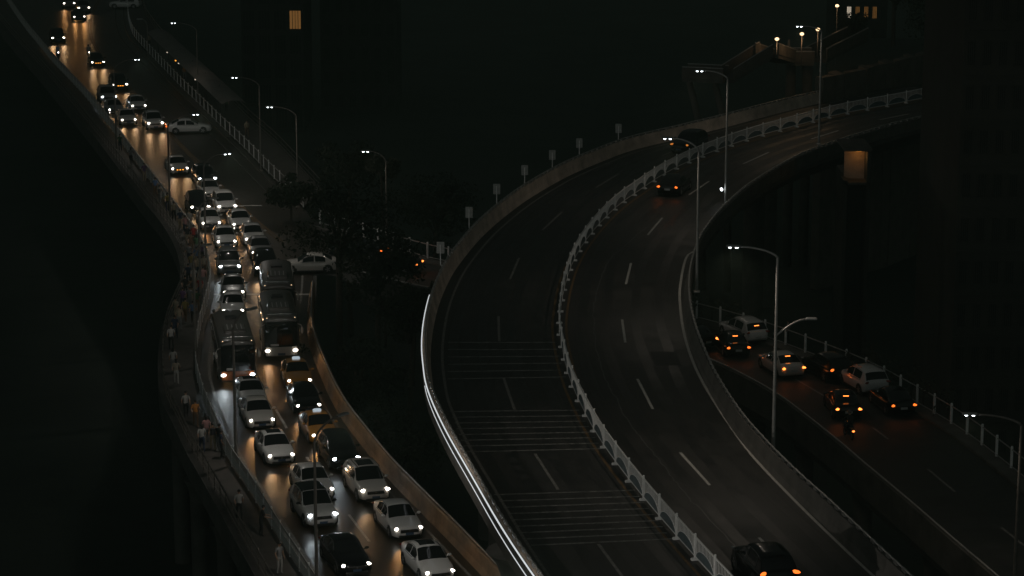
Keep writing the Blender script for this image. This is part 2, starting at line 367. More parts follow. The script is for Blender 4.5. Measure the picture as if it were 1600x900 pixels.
d = MB(); d.sweep(offset(ot, 0, -.01), [(-.35, .1), (-.35, -1.3), (2.5, -1.9), (9, -1.9), (9, -.4), (.4, -.4), (.4, .1)]); d.build('deck_edge', M['concrete_dark'], br_)
d = MB(); d.sweep(offset(rb, 0, -.01), [(.35, -.02), (.35, -1.1), (-2, -1.8), (-4, -1.8), (-4, -.4)][::-1]); d.build('deck_edge', M['concrete_dark'], br_)
for (x, y) in ((300, 745), (342, 815), (270, 640), (275, 500), (297, 440)):
    q = P(x, y, -1.8); pier((q.x + .4, q.y, 0), .55, -1.9, -12.2, 'column', M['concrete_dark'], br_)
# sidewalk on the left
sw = MB(); a = lf; loop = list(offset(lf, 0)) + list(ot[::-1])
sw.poly(loop, .14); sw.sweep(lf, [(-.02, -.02), (.16, -.02), (.16, .136), (-.02, .136)]); s_ = sw.build('sidewalk', M['pave']); tag(s_, kind='structure')
# walkway on the right of the upper road
rwo = pxs(0, (235, -60), (226, -20), (225, 15), (236, 38), (262, 70), (300, 105), (345, 145), (390, 190), (430, 225), (465, 262), (500, 300))
sw = MB(); sw.poly(list(rf) + list(rwo[::-1]), .14); sw.sweep(offset(rf, -.55), [(-.12, -.02), (.02, -.02), (.02, .13), (-.12, .13)]); s_ = sw.build('walkway', M['pave']); tag(s_, kind='structure')
kb = MB(); kb.sweep(offset(rf, -1.7), [(-.08, -.02), (.08, -.02), (.08, .05), (-.08, .05)]); k_ = kb.build('kerb', M['concrete_dark']); tag(k_, kind='structure')
d = MB(); d.sweep(offset(rwo, 0, .13), [(.3, 0), (.3, -1.6), (-5, -2), (-5, -.4)]); d.build('deck_edge', M['concrete_dark'], br_)
# markings
YL = pxs(0, (165, -20), (155, 0), (143, 25), (141, 52), (157, 86), (200, 135), (240, 180), (274, 218), (304, 249), (340, 286), (372, 318), (402, 347), (440, 378))
strip_on(YL, .13, .006, 'centre_line', M['paint_yellow'], lr, -.14); strip_on(YL, .13, .006, 'centre_line', M['paint_yellow'], lr, .14)
strip_on(offset(rb, -.75), .16, .006, 'edge_line', M['paint_worn'], lr)
strip_on(offset(lf, .75)[len(lf) // 2 - 30:], .18, .006, 'edge_line', M['paint_worn'], lr)
for a, b in (((410, 478), (410, 498)), ((409, 530), (410, 546)), ((412, 577), (415, 602)), ((431, 640), (448, 669)), ((479, 714), (500, 745)), ((545, 804), (577, 846)), ((640, 905), (660, 925))):
    dash_at(a, b, .006, lr, M['paint'])
def cross_line(a, b, w, m):
    p, q = P(*a), P(*b); path = np.array([p, (p + q) / 2, q]); strip_on(path, w, .009, 'stop_line', m, lr)
cross_line((333, 460), (484, 460), .42, M['paint_white']); cross_line((288, 324), (409, 321), .30, M['paint_white'])

# --- cross road at z = 0 (right, then under the viaduct)
far = pxs(0, (1700, 835), (1620, 768), (1566, 724), (1499, 674), (1428, 632), (1354, 592), (1266, 557), (1205, 534), (1144, 515), (1090, 501), (1000, 474), (900, 449), (800, 428), (699, 413), (632, 396), (560, 372), (500, 352))
nearp = pxs(0, (1660, 1030), (1560, 938), (1491, 878), (1416, 811), (1340, 746), (1313, 722), (1262, 680), (1212, 642), (1161, 612), (1114, 589), (1050, 563), (950, 532), (850, 507), (750, 488), (650, 468), (560, 446), (520, 430), (488, 430))
d = MB(); d.poly(list(far) + [tuple(P(474, 326)), tuple(P(488, 400))][1:] + list(nearp[::-1])); cr = d.build('cross_road', M['asphalt_dark']); cr.location.z = -.006; tag(cr, kind='structure')
for a, b in (((1243, 592), (1287, 618)), ((1364, 668), (1388, 686)), ((1450, 733), (1492, 768)), ((1565, 824), (1600, 852))):
    dash_at(a, b, .005, cr, M['paint_worn'])
crb = thing('cross_road_structure', 'stained concrete parapet and deck edge of the lower right road', 'bridge')
nearp = nearp[nearp[:, 0] > P(552, 446).x]
k = 0
while k < len(nearp) - 1:
    e = min(k + 8, len(nearp) - 1); q = nearp[k:e + 1].copy(); q[-1] += (q[-2] - q[-1]) * .03
    b = MB(); b.sweep(q, [(0, -.9), (0, .95), (-.08, 1.0), (-.26, 1.0), (-.32, 0), (-.32, -.9)]); b.build('wall_panel', M['concrete_dark'], crb); k = e
b = MB(); b.tube([Vector(p) for p in offset(nearp, -.15, 1.06)], .06, 6); b.build('handrail', M['rail'], crb, smooth=True)
b = MB(); b.sweep(nearp, [(-.02, -.9), (-.3, -1.5), (-6, -1.5), (-6, -.3), (-.34, -.3)]); b.build('deck_edge', M['concrete_dark'], crb)
for (x, y) in ((1165, 640), (1240, 690), (1330, 762), (1440, 860)):
    q = P(x, y, -1.5); pier((q.x + .8, q.y + .6, 0), .55, -1.5, -12.2, 'column', M['concrete_dark'], crb)
kb = MB(); kb.sweep(far, [(-.1, -.02), (.9, -.02), (.9, .15), (-.1, .15)]); k_ = kb.build('kerb', M['concrete']); tag(k_, kind='structure')

# right barrier of the left road
rb = rb[rb[:, 1] < P(487, 460).y]
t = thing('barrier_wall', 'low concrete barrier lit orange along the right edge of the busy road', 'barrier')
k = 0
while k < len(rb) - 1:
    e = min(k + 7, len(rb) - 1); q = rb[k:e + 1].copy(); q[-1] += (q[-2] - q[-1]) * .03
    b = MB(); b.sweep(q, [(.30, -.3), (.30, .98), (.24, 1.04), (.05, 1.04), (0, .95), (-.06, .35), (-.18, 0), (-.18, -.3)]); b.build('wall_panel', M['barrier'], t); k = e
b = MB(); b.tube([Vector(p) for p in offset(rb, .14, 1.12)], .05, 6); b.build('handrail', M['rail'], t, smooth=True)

# ------------------------------------------------------------------ fences: one thing each, bays of shared parts
def fence(path, bay, h, name, label, mpost, mrail, style, post=.07, foot=True, base=0.0):
    q = spline([Vector(p) for p in path], bay)
    t = thing(name, label, 'fence', tuple(q[len(q) // 2])); o0 = np.array(t.location)
    L = np.mean(np.linalg.norm(np.diff(q[:, :2], axis=0), axis=1))
    b = MB(); b.cbox((0, 0, h / 2 + .03), (post, post, h + .06), post * .2)
    if foot: b.cbox((0, 0, .05), (.20, .38, .10), .03)
    b.ell((0, 0, h + .09), (post * .6, post * .6, post * .6), 8, 4)
    mp = b.mesh('post', mpost)
    def bar(z, s, w=.05): b = MB(); b.box((0, 0, z), (1, w, s)); return b.mesh('rail', mrail)
    rails = {'arch': [bar(h - .03, .07), bar(.20, .06)], 'panel': [bar(h - .03, .08), bar(.16, .06)], 'open': [bar(h - .03, .07), bar(.14, .06)], 'bars': [bar(h - .03, .07, .07), bar(h * .55, .04, .04), bar(.25, .04, .04)], 'plain': [bar(h - .03, .06), bar(.12, .05)]}[style]
    infill = arch = None
    if style in ('arch', 'panel', 'open'):
        b = MB(); npk = {'arch': 13, 'panel': 16, 'open': 7}[style]; wpk = {'arch': .022, 'panel': .025, 'open': .02}[style]
        for i in range(npk):
            x = -.5 + (i + 1) / (npk + 1); z0 = .2
            if style == 'arch': z0 = .2 + .50 * math.sqrt(max(0, 1 - (x / .46) ** 2))
            b.box((x, 0, (z0 + h - .05) / 2), (wpk / L, .03, h - .05 - z0))
        infill = b.mesh('picket', mrail)
    if style == 'arch':
        b = MB(); prev = None; N = 14
        pts = [(.46 * math.cos(math.pi * i / N), .2 + .50 * math.sin(math.pi * i / N)) for i in range(N + 1)]
        vs = [(x, .012 * s, z) for s in (-1, 1) for x, z in pts]
        b.add(vs, [tuple(range(N + 1)), tuple(reversed(range(N + 1, 2 * N + 2)))] + [(i, i + N + 1, i + N + 2, i + 1) for i in range(N)])
        for i in range(N):
            (xa, za), (xb, zb) = pts[i], pts[i + 1]
            b.tube([(xa, 0, za), (xb, 0, zb)], .018, 4, m=1)
        arch = b.mesh('arch_panel', [M['fence_blue'], mrail])
    if style == 'panel':
        b = MB(); b.box((0, 0, h * .42), (.94, .015, h * .42)); arch = b.mesh('panel', mpost)
    for i in range(len(q)):
        v = q[min(i + 1, len(q) - 1)] - q[max(i - 1, 0)]; a = math.atan2(v[1], v[0])
        link('post', mp, t, tuple(q[i] - o0 + np.array([0, 0, base])), a)
        if i < len(q) - 1:
            v = q[i + 1] - q[i]; a = math.atan2(v[1], v[0]); c = tuple((q[i] + q[i + 1]) / 2 - o0 + np.array([0, 0, base])); l = float(np.linalg.norm(v))
            for r in rails:
                o = link('rail', r, t, c, a); o.scale = (l - post * .9, 1, 1)
            if infill: o = link('picket', infill, t, c, a); o.scale = (l - post, 1, 1); tag(o, kind='stuff')
            if arch: o = link('arch_panel' if style == 'arch' else 'panel', arch, t, c, a); o.scale = (l - post, 1, 1)
    return t
fence(median, 3.0, 1.12, 'median_fence', 'white picket fence with blue-grey arch panels dividing the viaduct carriageways', M['fence_white'], M['fence_white'], 'arch', .10)
fence(offset(lf, -.14), 2.4, 1.15, 'road_fence', 'grey-white panelled railing between the busy road and the crowded sidewalk', M['fence_white'], M['rail'], 'panel', .07, False, .13)
fence(rf, 2.8, 1.15, 'railing', 'pale upright-bar railing beside the empty lanes of the upper left road', M['fence_white'], M['rail'], 'plain', .09, False, .13)
fence(offset(ot, -.0), 2.0, 1.05, 'handrail_fence', 'dark metal handrail along the outer edge of the crowded sidewalk', M['rail_dark'], M['rail_dark'], 'bars', .05, False, .13)
fence(far, 2.4, 1.15, 'roadside_railing', 'pale railing with square posts along the far side of the lower cross road', M['fence_white'], M['rail'], 'plain', .14, False, .14)
fence(rwo, 3.2, 1.1, 'walkway_railing', 'dim grey railing on the far side of the walkway near the canopy', M['rail_dark'], M['rail_dark'], 'bars', .06, False, .13)

# ------------------------------------------------------------------ cars
def ip(x, tab): return float(np.interp(x, [a for a, _ in tab], [b for _, b in tab]))
SPEC = {
 'sedan': dict(xf=2.32, xr=-2.32, belt=.90, wt=.60, wb=.86, r=.325,
   zt=[(-2.32, .74), (-2.26, .92), (-2.1, 1.01), (-1.7, 1.03), (-1.2, .97), (.75, .93), (1.0, .925), (1.6, .86), (2.0, .765), (2.2, .67), (2.29, .58), (2.32, .50)],
   w=[(-2.32, .50), (-2.26, .68), (-2.1, .80), (-1.7, .885), (-1.2, .905), (0, .91), (1.2, .905), (1.7, .875), (2.0, .79), (2.2, .64), (2.29, .50), (2.32, .38)],
   zb=[(-2.32, .46), (-2.2, .30), (-1.8, .20), (1.8, .18), (2.2, .20), (2.32, .30)],
   zr=[(-1.85, .97), (-1.6, 1.09), (-1.3, 1.25), (-1.0, 1.375), (-.7, 1.435), (-.3, 1.46), (0, 1.445), (.15, 1.42), (.35, 1.325), (.65, 1.13), (1.0, .91)],
   ws=(.22, .93), rw=(-1.72, -1.0), sf=(-.30, .52), sr=(-1.18, -.40), xw=(1.38, -1.36), hl=(2.06, .60, .655), tl=(-2.20, .62, .80), gz=.56),
 'suv': dict(xf=2.25, xr=-2.25, belt=1.02, wt=.66, wb=.88, r=.36,
   zt=[(-2.25, .85), (-2.18, 1.02), (-2.0, 1.08), (-1.5, 1.06), (.8, 1.03), (1.0, 1.02), (1.6, .97), (1.95, .89), (2.12, .79), (2.22, .68), (2.25, .58)],
   w=[(-2.25, .62), (-2.18, .78), (-2.0, .88), (-1.5, .915), (0, .925), (1.3, .915), (1.7, .89), (1.95, .82), (2.12, .70), (2.22, .55), (2.25, .42)],
   zb=[(-2.25, .52), (-2.1, .36), (-1.8, .26), (1.7, .24), (2.1, .27), (2.25, .40)],
   zr=[(-2.16, 1.02), (-2.05, 1.22), (-1.9, 1.42), (-1.7, 1.58), (-1.3, 1.65), (-.6, 1.685), (-.1, 1.67), (.1, 1.63), (.35, 1.50), (.65, 1.28), (1.02, 1.0)],
   ws=(.16, .95), rw=(-2.10, -1.76), sf=(-.28, .55), sr=(-1.45, -.38), xw=(1.36, -1.34), hl=(2.03, .66, .80), tl=(-2.16, .70, .98), gz=.68),
}
CM = {}
def car_meshes(kind):
    if kind in CM: return CM[kind]
    S = SPEC[kind]; out = {}
    def shell(x):
        w, zt, zb = ip(x, S['w']), ip(x, S['zt']), ip(x, S['zb'])
        hgt = zt - zb
        return [(0, zb), (w * .86, zb), (w * .955, zb + hgt * .07), (w * .985, zb + hgt * .25), (w, zb + hgt * .48), (w * .985, zb + hgt * .68), (w * .955, zb + hgt * .83), (w * .90, zb + hgt * .93), (w * .80, zt - .008), (w * .45, zt + .018), (0, zt + .028)]
    def roof(x):
        zr = ip(x, S['zr']); b = S['belt'] - .02
        t = max(0.0, min(1.0, (zr - b) / (max(z for _, z in S['zr']) - b)))
        wb = S['wb'] - .06 * (1 - t); wt = wb + (S['wt'] - wb) * t
        zd = max(b, zr - .085)
        return [(0, zr + .018), (wt * .5, zr + .010), (wt * .86, zr - .018), (wt + .015, zd), (wt + .4 * (wb - wt) + .02, zd + .5 * (b - zd)), (wb, b)]
    xs = sorted(set([a for a, _ in S['w']] + list(np.linspace(S['xr'], S['xf'], 26))))
    b = MB()
    for s in (1, -1):
        b.grid([[(x, s * y, z) for y, z in shell(x)] for x in xs], 0)
    for x in (xs[0], xs[-1]):
        sec = shell(x); b.add([(x, y, z) for y, z in sec] + [(x, -y, z) for y, z in sec[::-1]], [tuple(range(2 * len(sec)))], 0)
    xg = sorted(set([a for a, _ in S['zr']] + list(np.linspace(S['zr'][0][0], S['zr'][-1][0], 22))))
    for s in (1, -1):
        b.grid([[(x, s * y, z) for y, z in roof(x)] for x in xg], 0)
    for xw in S['xw']:
        for s in (1, -1):
            w = ip(xw, S['w']); R = S['r'] + .055; N = 18
            vs = []
            for yy in (.70, 1.004): vs += [(xw + R * math.cos(2 * math.pi * k / N), s * w * yy, max(ip(xw, S['zb']) - .02, S['r'] + R * math.sin(2 * math.pi * k / N))) for k in range(N)]
            b.add(vs, [tuple(range(N, 2 * N))] + [(k, (k + 1) % N, N + (k + 1) % N, N + k) for k in range(N)], 1)
    # black sills
    for s in (1, -1): b.box((0, s * .845, ip(0, S['zb']) + .03), (2.1, .14, .09), m=1)
    out['body'] = b.mesh('body', [PA['white'], M['trim']], True, 38)
    def surf(x, k):
        p = roof(x); t = k * (len(p) - 1); i = min(int(t), len(p) - 2); u = t - i
        return Vector((x, p[i][0] * (1 - u) + p[i + 1][0] * u, p[i][1] * (1 - u) + p[i + 1][1] * u))
    def patch(x0, x1, k0, k1, name, m, both=False, side=1, off=.012, taper=0.0):
        b = MB(); nx, nk = 9, 7; ks = np.linspace(k0, k1, nk)
        G = []
        for i in range(nx):
            row = []
            for k in ks:
                u = (i / (nx - 1)); x = x0 + (x1 - x0) * u
                q = surf(x, k); e = 1e-2
                n = (surf(x + e, k) - surf(x - e, k)).cross(surf(x, min(1, k + e)) - surf(x, max(0, k - e)))
                n = n.normalized() if n.length > 1e-9 else Vector((0, 0, 1))
                if n.z < 0 or (abs(n.z) < .05 and n.y < 0): n = -n
                row.append(q + n * off)
            G.append(row)
        if both:
            b.grid(G); b.grid([[Vector((q.x, -q.y, q.z)) for q in r] for r in G], flip=True)
        else:
            b.grid([[Vector((q.x, side * q.y, q.z)) for q in r] for r in G])
        return b.mesh(name, m, True)
    out['windshield'] = patch(S['ws'][0], S['ws'][1], 0, .53, 'windshield', M['glass'], True)
    out['rear_window'] = patch(S['rw'][0], S['rw'][1], 0, .50, 'rear_window', M['glass'], True)
    for s, nm in ((1, 'L'), (-1, 'R')):
        out['sf' + nm] = patch(S['sf'][0], S['sf'][1], .63, .955, 'side_window', M['glass'], side=s)
        out['sr' + nm] = patch(S['sr'][0], S['sr'][1], .63, .955, 'side_window', M['glass'], side=s)
    out['sunroof'] = patch(-.95, .05, 0, .30, 'sunroof', M['glass'], True)
    out['roof_panel'] = patch(S['rw'][1] + .06, S['ws'][0] - .04, 0, .58, 'roof_panel', PA['black'], True, off=.008)
    hx, hy, hz = S['hl']
    for s, nm in ((1, 'L'), (-1, 'R')):
        b = MB(); R = Matrix.Rotation(s * math.radians(-42), 3, 'Z') @ Matrix.Rotation(math.radians(18), 3, 'Y')
        b.ell((hx, s * hy, hz), (.095, .215, .07), 12, 8, mat=R); out['head' + nm] = b.mesh('headlight', M['head_w'], True)
        b = MB(); R = Matrix.Rotation(s * math.radians(38), 3, 'Z')
        b.ell((S['tl'][0], s * S['tl'][1], S['tl'][2]), (.09, .25, .080), 12, 8, mat=R); out['tail' + nm] = b.mesh('tail_light', M['tail_on'], True)
        b = MB(); b.ell((S['sf'][1] + .10, s * (S['wb'] + .13), S['belt'] + .10), (.09, .12, .075), 10, 6); b.box((S['sf'][1] + .11, s * (S['wb'] + .02), S['belt'] + .06), (.06, .12, .03)); out['mir' + nm] = b.mesh('mirror', PA['white'], True)
        b = MB(); b.ell((S['xf'] - .16, s * .60, .36), (.05, .09, .05), 10, 6); out['fog' + nm] = b.mesh('fog_light', M['head_w'], True)
    b = MB(); b.cbox((S['xf'] - .10, 0, S['gz']), (.25, .98, .15), .03); b.box((S['xf'] + .027, 0, S['gz'] - .005), (.006, .74, .012), m=1); b.box((S['xf'] + .027, 0, S['gz'] + .03), (.006, .70, .012), m=1); b.ell((S['xf'] + .03, 0, S['gz'] + .01), (.012, .05, .04), 8, 6, m=1)
    out['grille'] = b.mesh('grille', [M['trim'], M['chrome']])
    b = MB(); b.cbox((S['xf'] - .10, 0, .29), (.24, 1.15, .13), .03); out['intake'] = b.mesh('lower_intake', M['trim'])
    b = MB(); b.box((S['xf'] + .03, 0, .43), (.012, .44, .13)); out['plate_f'] = b.mesh('number_plate', M['plate_blue'])
    b = MB(); b.box((S['xr'] - .012, 0, .62), (.012, .44, .14)); out['plate_r'] = b.mesh('number_plate', M['plate_white'])
    b = MB(); b.box((S['tl'][0] - .06, 0, S['tl'][2] + .01), (.05, 2 * S['tl'][1] - .3, .045)); out['tailbar'] = b.mesh('light_bar', M['tail_hot'])
    rx = S['rw'][1] if kind == 'sedan' else S['rw'][1] - .05
    b = MB(); b.box((rx - .16, 0, ip(rx - .12, S['zr']) + .02), (.06, .34, .03)); out['brake'] = b.mesh('brake_light', M['tail_hot'])
    for s, nm in ((1, 'L'), (-1, 'R')):
        b = MB(); b.box((-.2, s * (S['wt'] * .92), max(z for _, z in S['zr']) + .035), (1.7, .035, .03)); out['bar' + nm] = b.mesh('roof_rail', M['chrome'])
    for s, nm in ((1, 'L'), (-1, 'R')):
        b = MB(); xx = np.linspace(S['sr'][0], S['sf'][1] + .1, 7); b.tube([(x, s * (roof(x)[-1][0] + .012), S['belt'] + .0) for x in xx], .016, 5); b.tube([(x, s * (roof(x)[3][0] + .012), roof(x)[3][1] + .01) for x in xx], .012, 5); out['trim' + nm] = b.mesh('glint_trim', M['chrome'], True)  # chrome strips added along the side windows to catch glints
    # wheel (tyre) and rim, axis along y
    b = MB(); r = S['r']; prof = [(r * .62, -.10), (r * .93, -.105), (r, -.07), (r, .07), (r * .93, .105), (r * .62, .10)]; N = 20
    for i in range(N):
        a0, a1 = 2 * math.pi * i / N, 2 * math.pi * (i + 1) / N
        for (ra, ya), (rb2, yb) in zip(prof, prof[1:]):
            b.add([(ra * math.cos(a0), ya, ra * math.sin(a0)), (ra * math.cos(a1), ya, ra * math.sin(a1)), (rb2 * math.cos(a1), yb, rb2 * math.sin(a1)), (rb2 * math.cos(a0), yb, rb2 * math.sin(a0))], [(0, 1, 2, 3)])
    out['wheel'] = b.mesh('wheel', M['rubber'], True, 50)
    b = MB(); b.tube([(0, -.085, 0), (0, .085, 0)], r * .60, 20, m=1)
    for i in range(5):
        a = 2 * math.pi * i / 5; Rm = Matrix.Rotation(-a, 3, 'Y')
        b.box(Rm @ Vector((r * .32, 0, 0)), (r * .58, .19, .075), mat=Rm)
    out['rim'] = b.mesh('rim', [M['rim'], M['trim']])
    CM[kind] = out; return out

def spot(parent, loc, direction, watts, col, size=50, blend=.7, radius=.05):
    l = bpy.data.lights.new('lamp_light', 'SPOT'); l.energy = watts; l.color = col; l.spot_size = math.radians(size); l.spot_blend = blend; l.shadow_soft_size = radius
    o = bpy.data.objects.new('lamp_light', l); C.objects.link(o); o.parent = parent; o.location = loc
    o.rotation_euler = Vector(direction).to_track_quat('-Z', 'Y').to_euler(); return o
WARM = (1.0, .44, .12); COOL = (.80, .93, 1.0); NEUT = (1.0, .84, .68); HNEU = (1.0, .56, .24); LEFTC = (1.0, .93, .84)
def car(kind, col, pos, rz, label, name=None, cat='car', lights='warm', tails='off', opts=(), power=1.0, simple=False, z=0.0):
    m = car_meshes(kind); S = SPEC[kind]; p = PA[col]
    t = thing(name or kind, label, cat, (pos[0], pos[1], z), rz)
    link('body', m['body'], t, mats=[p, None])
    link('windshield', m['windshield'], t); link('rear_window', m['rear_window'], t)
    for k in ('sfL', 'sfR', 'srL', 'srR'): link('side_window', m[k], t)
    hm = {'warm': M['head_w'], 'neutral': M['head_w'], 'cool': M['head_c'], 'off': M['head_off'], 'amber': M['amber_dim']}[lights]
    hc = {'warm': WARM, 'neutral': HNEU, 'cool': COOL}.get(lights)
    for s, nm in ((1, 'L'), (-1, 'R')):
        h = link('headlight', m['head' + nm], t, mats=[hm])
        if hc: spot(h, (S['hl'][0] + .20, s * S['hl'][1], S['hl'][2]), (1, s * .04, -.085), HEADW * power, hc)
        tl = link('tail_light', m['tail' + nm], t, mats=[{'off': M['tail_off'], 'on': M['tail_on'], 'hot': M['tail_hot']}[tails]])
        if tails != 'off': spot(tl, (S['tl'][0] - .2, s * S['tl'][1], S['tl'][2]), (-1, 0, -.25), 3.0 if tails == 'hot' else 1.6, (1.0, .20, .04), 130, .9)
        link('mirror', m['mir' + nm], t, mats=[PA['black'] if 'dark_mirror' in opts else p])
        link('glint_trim', m['trim' + nm], t)
        if 'fog' in opts: link('fog_light', m['fog' + nm], t, mats=[hm])
        if 'rails' in opts: link('roof_rail', m['bar' + nm], t)
    link('grille', m['grille'], t); link('lower_intake', m['intake'], t); link('number_plate', m['plate_f'], t); link('number_plate', m['plate_r'], t)
    if 'sunroof' in opts: link('sunroof', m['sunroof'], t)
    if 'black_roof' in opts: link('roof_panel', m['roof_panel'], t)
    if 'tailbar' in opts: link('light_bar', m['tailbar'], t)
    if 'brake' in opts: link('brake_light', m['brake'], t)
    for xw in S['xw']:
        for s in (1, -1):
            w = link('wheel', m['wheel'], t, (xw, s * (ip(xw, S['w']) - .085), S['r'])); link('rim', m['rim'], w)
    if 'taxi' in opts:
        b = MB(); b.cbox((-.25, 0, 1.56), (.22, .50, .16), .05); link('roof_sign', b.mesh('roof_sign', M['taxi_sign']), t)
    if 'amber_grille' in opts:
        b = MB()
        for yy in (-.26, 0, .26): b.ell((S['xf'] + .03, yy, S['gz'] + .01), (.03, .07, .04), 8, 6)
        link('amber_light', b.mesh('amber_light', M['amber']), t)
    return t
# headings of the lanes
drive = pxs(0, (60, -60), (85, -20), (104, 10), (120, 40), (150, 90), (200, 150), (250, 212), (300, 272), (340, 322), (368, 365), (390, 415), (400, 470), (405, 530), (414, 585), (437, 650), (480, 720), (555, 815), (625, 895), (690, 965))
def heading(path, p):
    i = int(np.argmin(np.abs(path[:, 1] - p.y) + .3 * np.abs(path[:, 0] - p.x))); i = min(max(i, 1), len(path) - 2); v = path[i + 1] - path[i - 1]; return math.atan2(v[1], v[0])
def on_front(px, py, kind, path=drive, dz=0.0, turn=0.0):
    """car whose headlight midpoint is seen at this pixel"""
    S = SPEC[kind]; p = P(px, py, dz + S['hl'][2]); a = heading(path, p) + math.radians(turn)
    return (p.x - math.cos(a) * S['hl'][0], p.y - math.sin(a) * S['hl'][0]), a
def on_rear(px, py, kind, path, dz=0.0, turn=0.0):
    S = SPEC[kind]; p = P(px, py, dz + S['tl'][2]); a = heading(path, p) + math.radians(turn)
    return (p.x - math.cos(a) * S['tl'][0], p.y - math.sin(a) * S['tl'][0]), a
Q = [  # headlight px, kind, colour, lights, opts, label
 (556, 882, 'sedan', 'black', 'neutral', ('dark_mirror',), 'black car at the bottom edge, nearest in the left queue', .5),
 (504, 804, 'suv', 'white', 'cool', ('black_roof', 'dark_mirror'), 'white crossover with black roof just behind the nearest black car', .5),
 (500, 765, 'sedan', 'white', 'neutral', (), 'white sedan tucked right behind the white crossover with black roof', .6),
 (439, 711, 'sedan', 'white', 'neutral', ('sunroof',), 'white sedan with dark sunroof alone in its gap beside the sidewalk railing', .9),
 (409, 656, 'sedan', 'pearl', 'warm', (), 'pale sedan second in the row ahead of the orange-fronted bus', 1),
 (396, 624, 'sedan', 'white', 'cool', ('sunroof',), 'white sedan directly ahead of the orange-fronted bus, cold headlights', 1),
 (364, 485, 'sedan', 'white', 'warm', (), 'white car directly behind the orange-fronted bus', .7),
 (365, 456, 'sedan', 'grey', 'neutral', (), 'dark grey car stopped on the bright white stop line', 1.4),
 (359, 416, 'suv', 'grey', 'cool', (), 'grey car with cold blue-white headlights behind the stop line', 1.6),
 (354, 377, 'sedan', 'white', 'warm', (), 'white car, left lane, third vehicle back from the stop line', 1),
 (330, 348, 'sedan', 'white', 'warm', (), 'white car, left lane, in front of the dark car at the far white line', 1),
 (313, 323, 'suv', 'black', 'neutral', ('fog',), 'dark car standing on the far white line beside the crowd', 1),
 (331, 301, 'sedan', 'white', 'warm', (), 'white car right in front of the dark car with cold headlights', 1),
 (324, 279, 'suv', 'navy', 'cool', (), 'dark car with cold headlights beside the centre line, upper queue', 1.4),
 (281, 263, 'sedan', 'pearl', 'neutral', ('amber_grille',), 'pale car with amber lights in its grille, left lane', 1.4),
 (355, 322, 'suv', 'white', 'warm', ('fog',), 'white car with four front lights against the double centre line', 1),
 (378, 350, 'sedan', 'white', 'warm', ('fog',), 'white car by the centre line with bright glints on its flank', 1),
 (398, 373, 'sedan', 'white', 'neutral', (), 'white car by the centre line, third back from the rear coach', 1),
 (409, 394, 'sedan', 'silver', 'neutral', (), 'silver car with dark windscreen, second back from the rear coach', 1),
 (416, 418, 'suv', 'black', 'neutral', (), 'black car right behind the rear coach', 1),
 (482, 633, 'sedan', 'black', 'warm', (), 'black sedan between the two orange taxis', .8),
 (541, 716, 'suv', 'black', 'cool', ('fog', 'dark_mirror'), 'black car with fog lights just ahead of the second orange taxi', .6),
 (586, 765, 'suv', 'pearl', 'neutral', ('fog', 'sunroof', 'rails'), 'white off-roader with roof rails and round fog lights in the right lane', .8),
 (638, 825, 'sedan', 'white', 'warm', (), 'white sedan with plain roof beside the barrier, right lane', .8),
 (687, 893, 'sedan', 'white', 'warm', ('sunroof',), 'white sedan with sunroof at the bottom edge, front of the right lane', .8),
 (243, 192, 'suv', 'white', 'neutral', ('rails',), 'white car with roof rails, rightmost of the upper cluster', 1.2),
 (201, 187, 'sedan', 'pearl', 'neutral', (), 'white car, lowest left of the upper cluster', 1),
 (217, 165, 'sedan', 'white', 'neutral', (), 'white car, top right of the upper cluster', 1),
 (181, 171, 'sedan', 'silver', 'neutral', ('fog',), 'grey car squeezed by the sidewalk railing in the upper cluster', 1),
 (170, 151, 'suv', 'silver', 'cool', (), 'light car with cold headlights at the back of the upper cluster', 1),
 (188, 132, 'suv', 'navy', 'neutral', ('amber_grille', 'rails'), 'large dark off-roader with three amber grille lights', 1.4),
 (153, 97, 'sedan', 'black', 'neutral', ('amber_grille',), 'small dark car with amber glow behind the large off-roader', 1.6),
 (91, 59, 'suv', 'black', 'neutral', ('rails',), 'tall dark vehicle far back at the upper left, edged with glints', 1.6),
 (124, 26, 'sedan', 'black', 'warm', (), 'dark car at the far left top with close-set headlights', 1.6),
 (131, 12, 'suv', 'grey', 'neutral', (), 'dark car right behind another at the top edge of the picture', 1.6),
 (108, 5, 'suv', 'grey', 'warm', (), 'leftmost dark car at the very top edge of the road', 1.6),
]
for x, y, kind, col, li, op, lab, pw in Q:
    pos, a = on_front(x, y, kind); car(kind, col, pos, a, lab, lights=li, opts=op, power=pw)
for x, y, lab in ((468, 594, 'orange taxi with lit roof sign directly ahead of the front coach'), (507, 679, 'orange taxi with lit roof sign between two black cars')):
    pos, a = on_front(x, y, 'sedan'); car('sedan', 'taxi', pos, a, lab, 'taxi', 'taxi', 'warm', opts=('taxi',), power=.7)
# side-on cars
p = P(295, 207); car('sedan', 'white', p, math.radians(10), 'white sedan seen side-on, turning across the centre line', tails='on', lights='off')
p = P(196, 13); car('suv', 'white', p, math.radians(176), 'white car seen side-on at the top of the empty lanes', lights='off')
p = P(484, 424); car('sedan', 'pearl', p, math.radians(186), 'pale car coming out from under the big tree, facing left', lights='cool', power=.5)
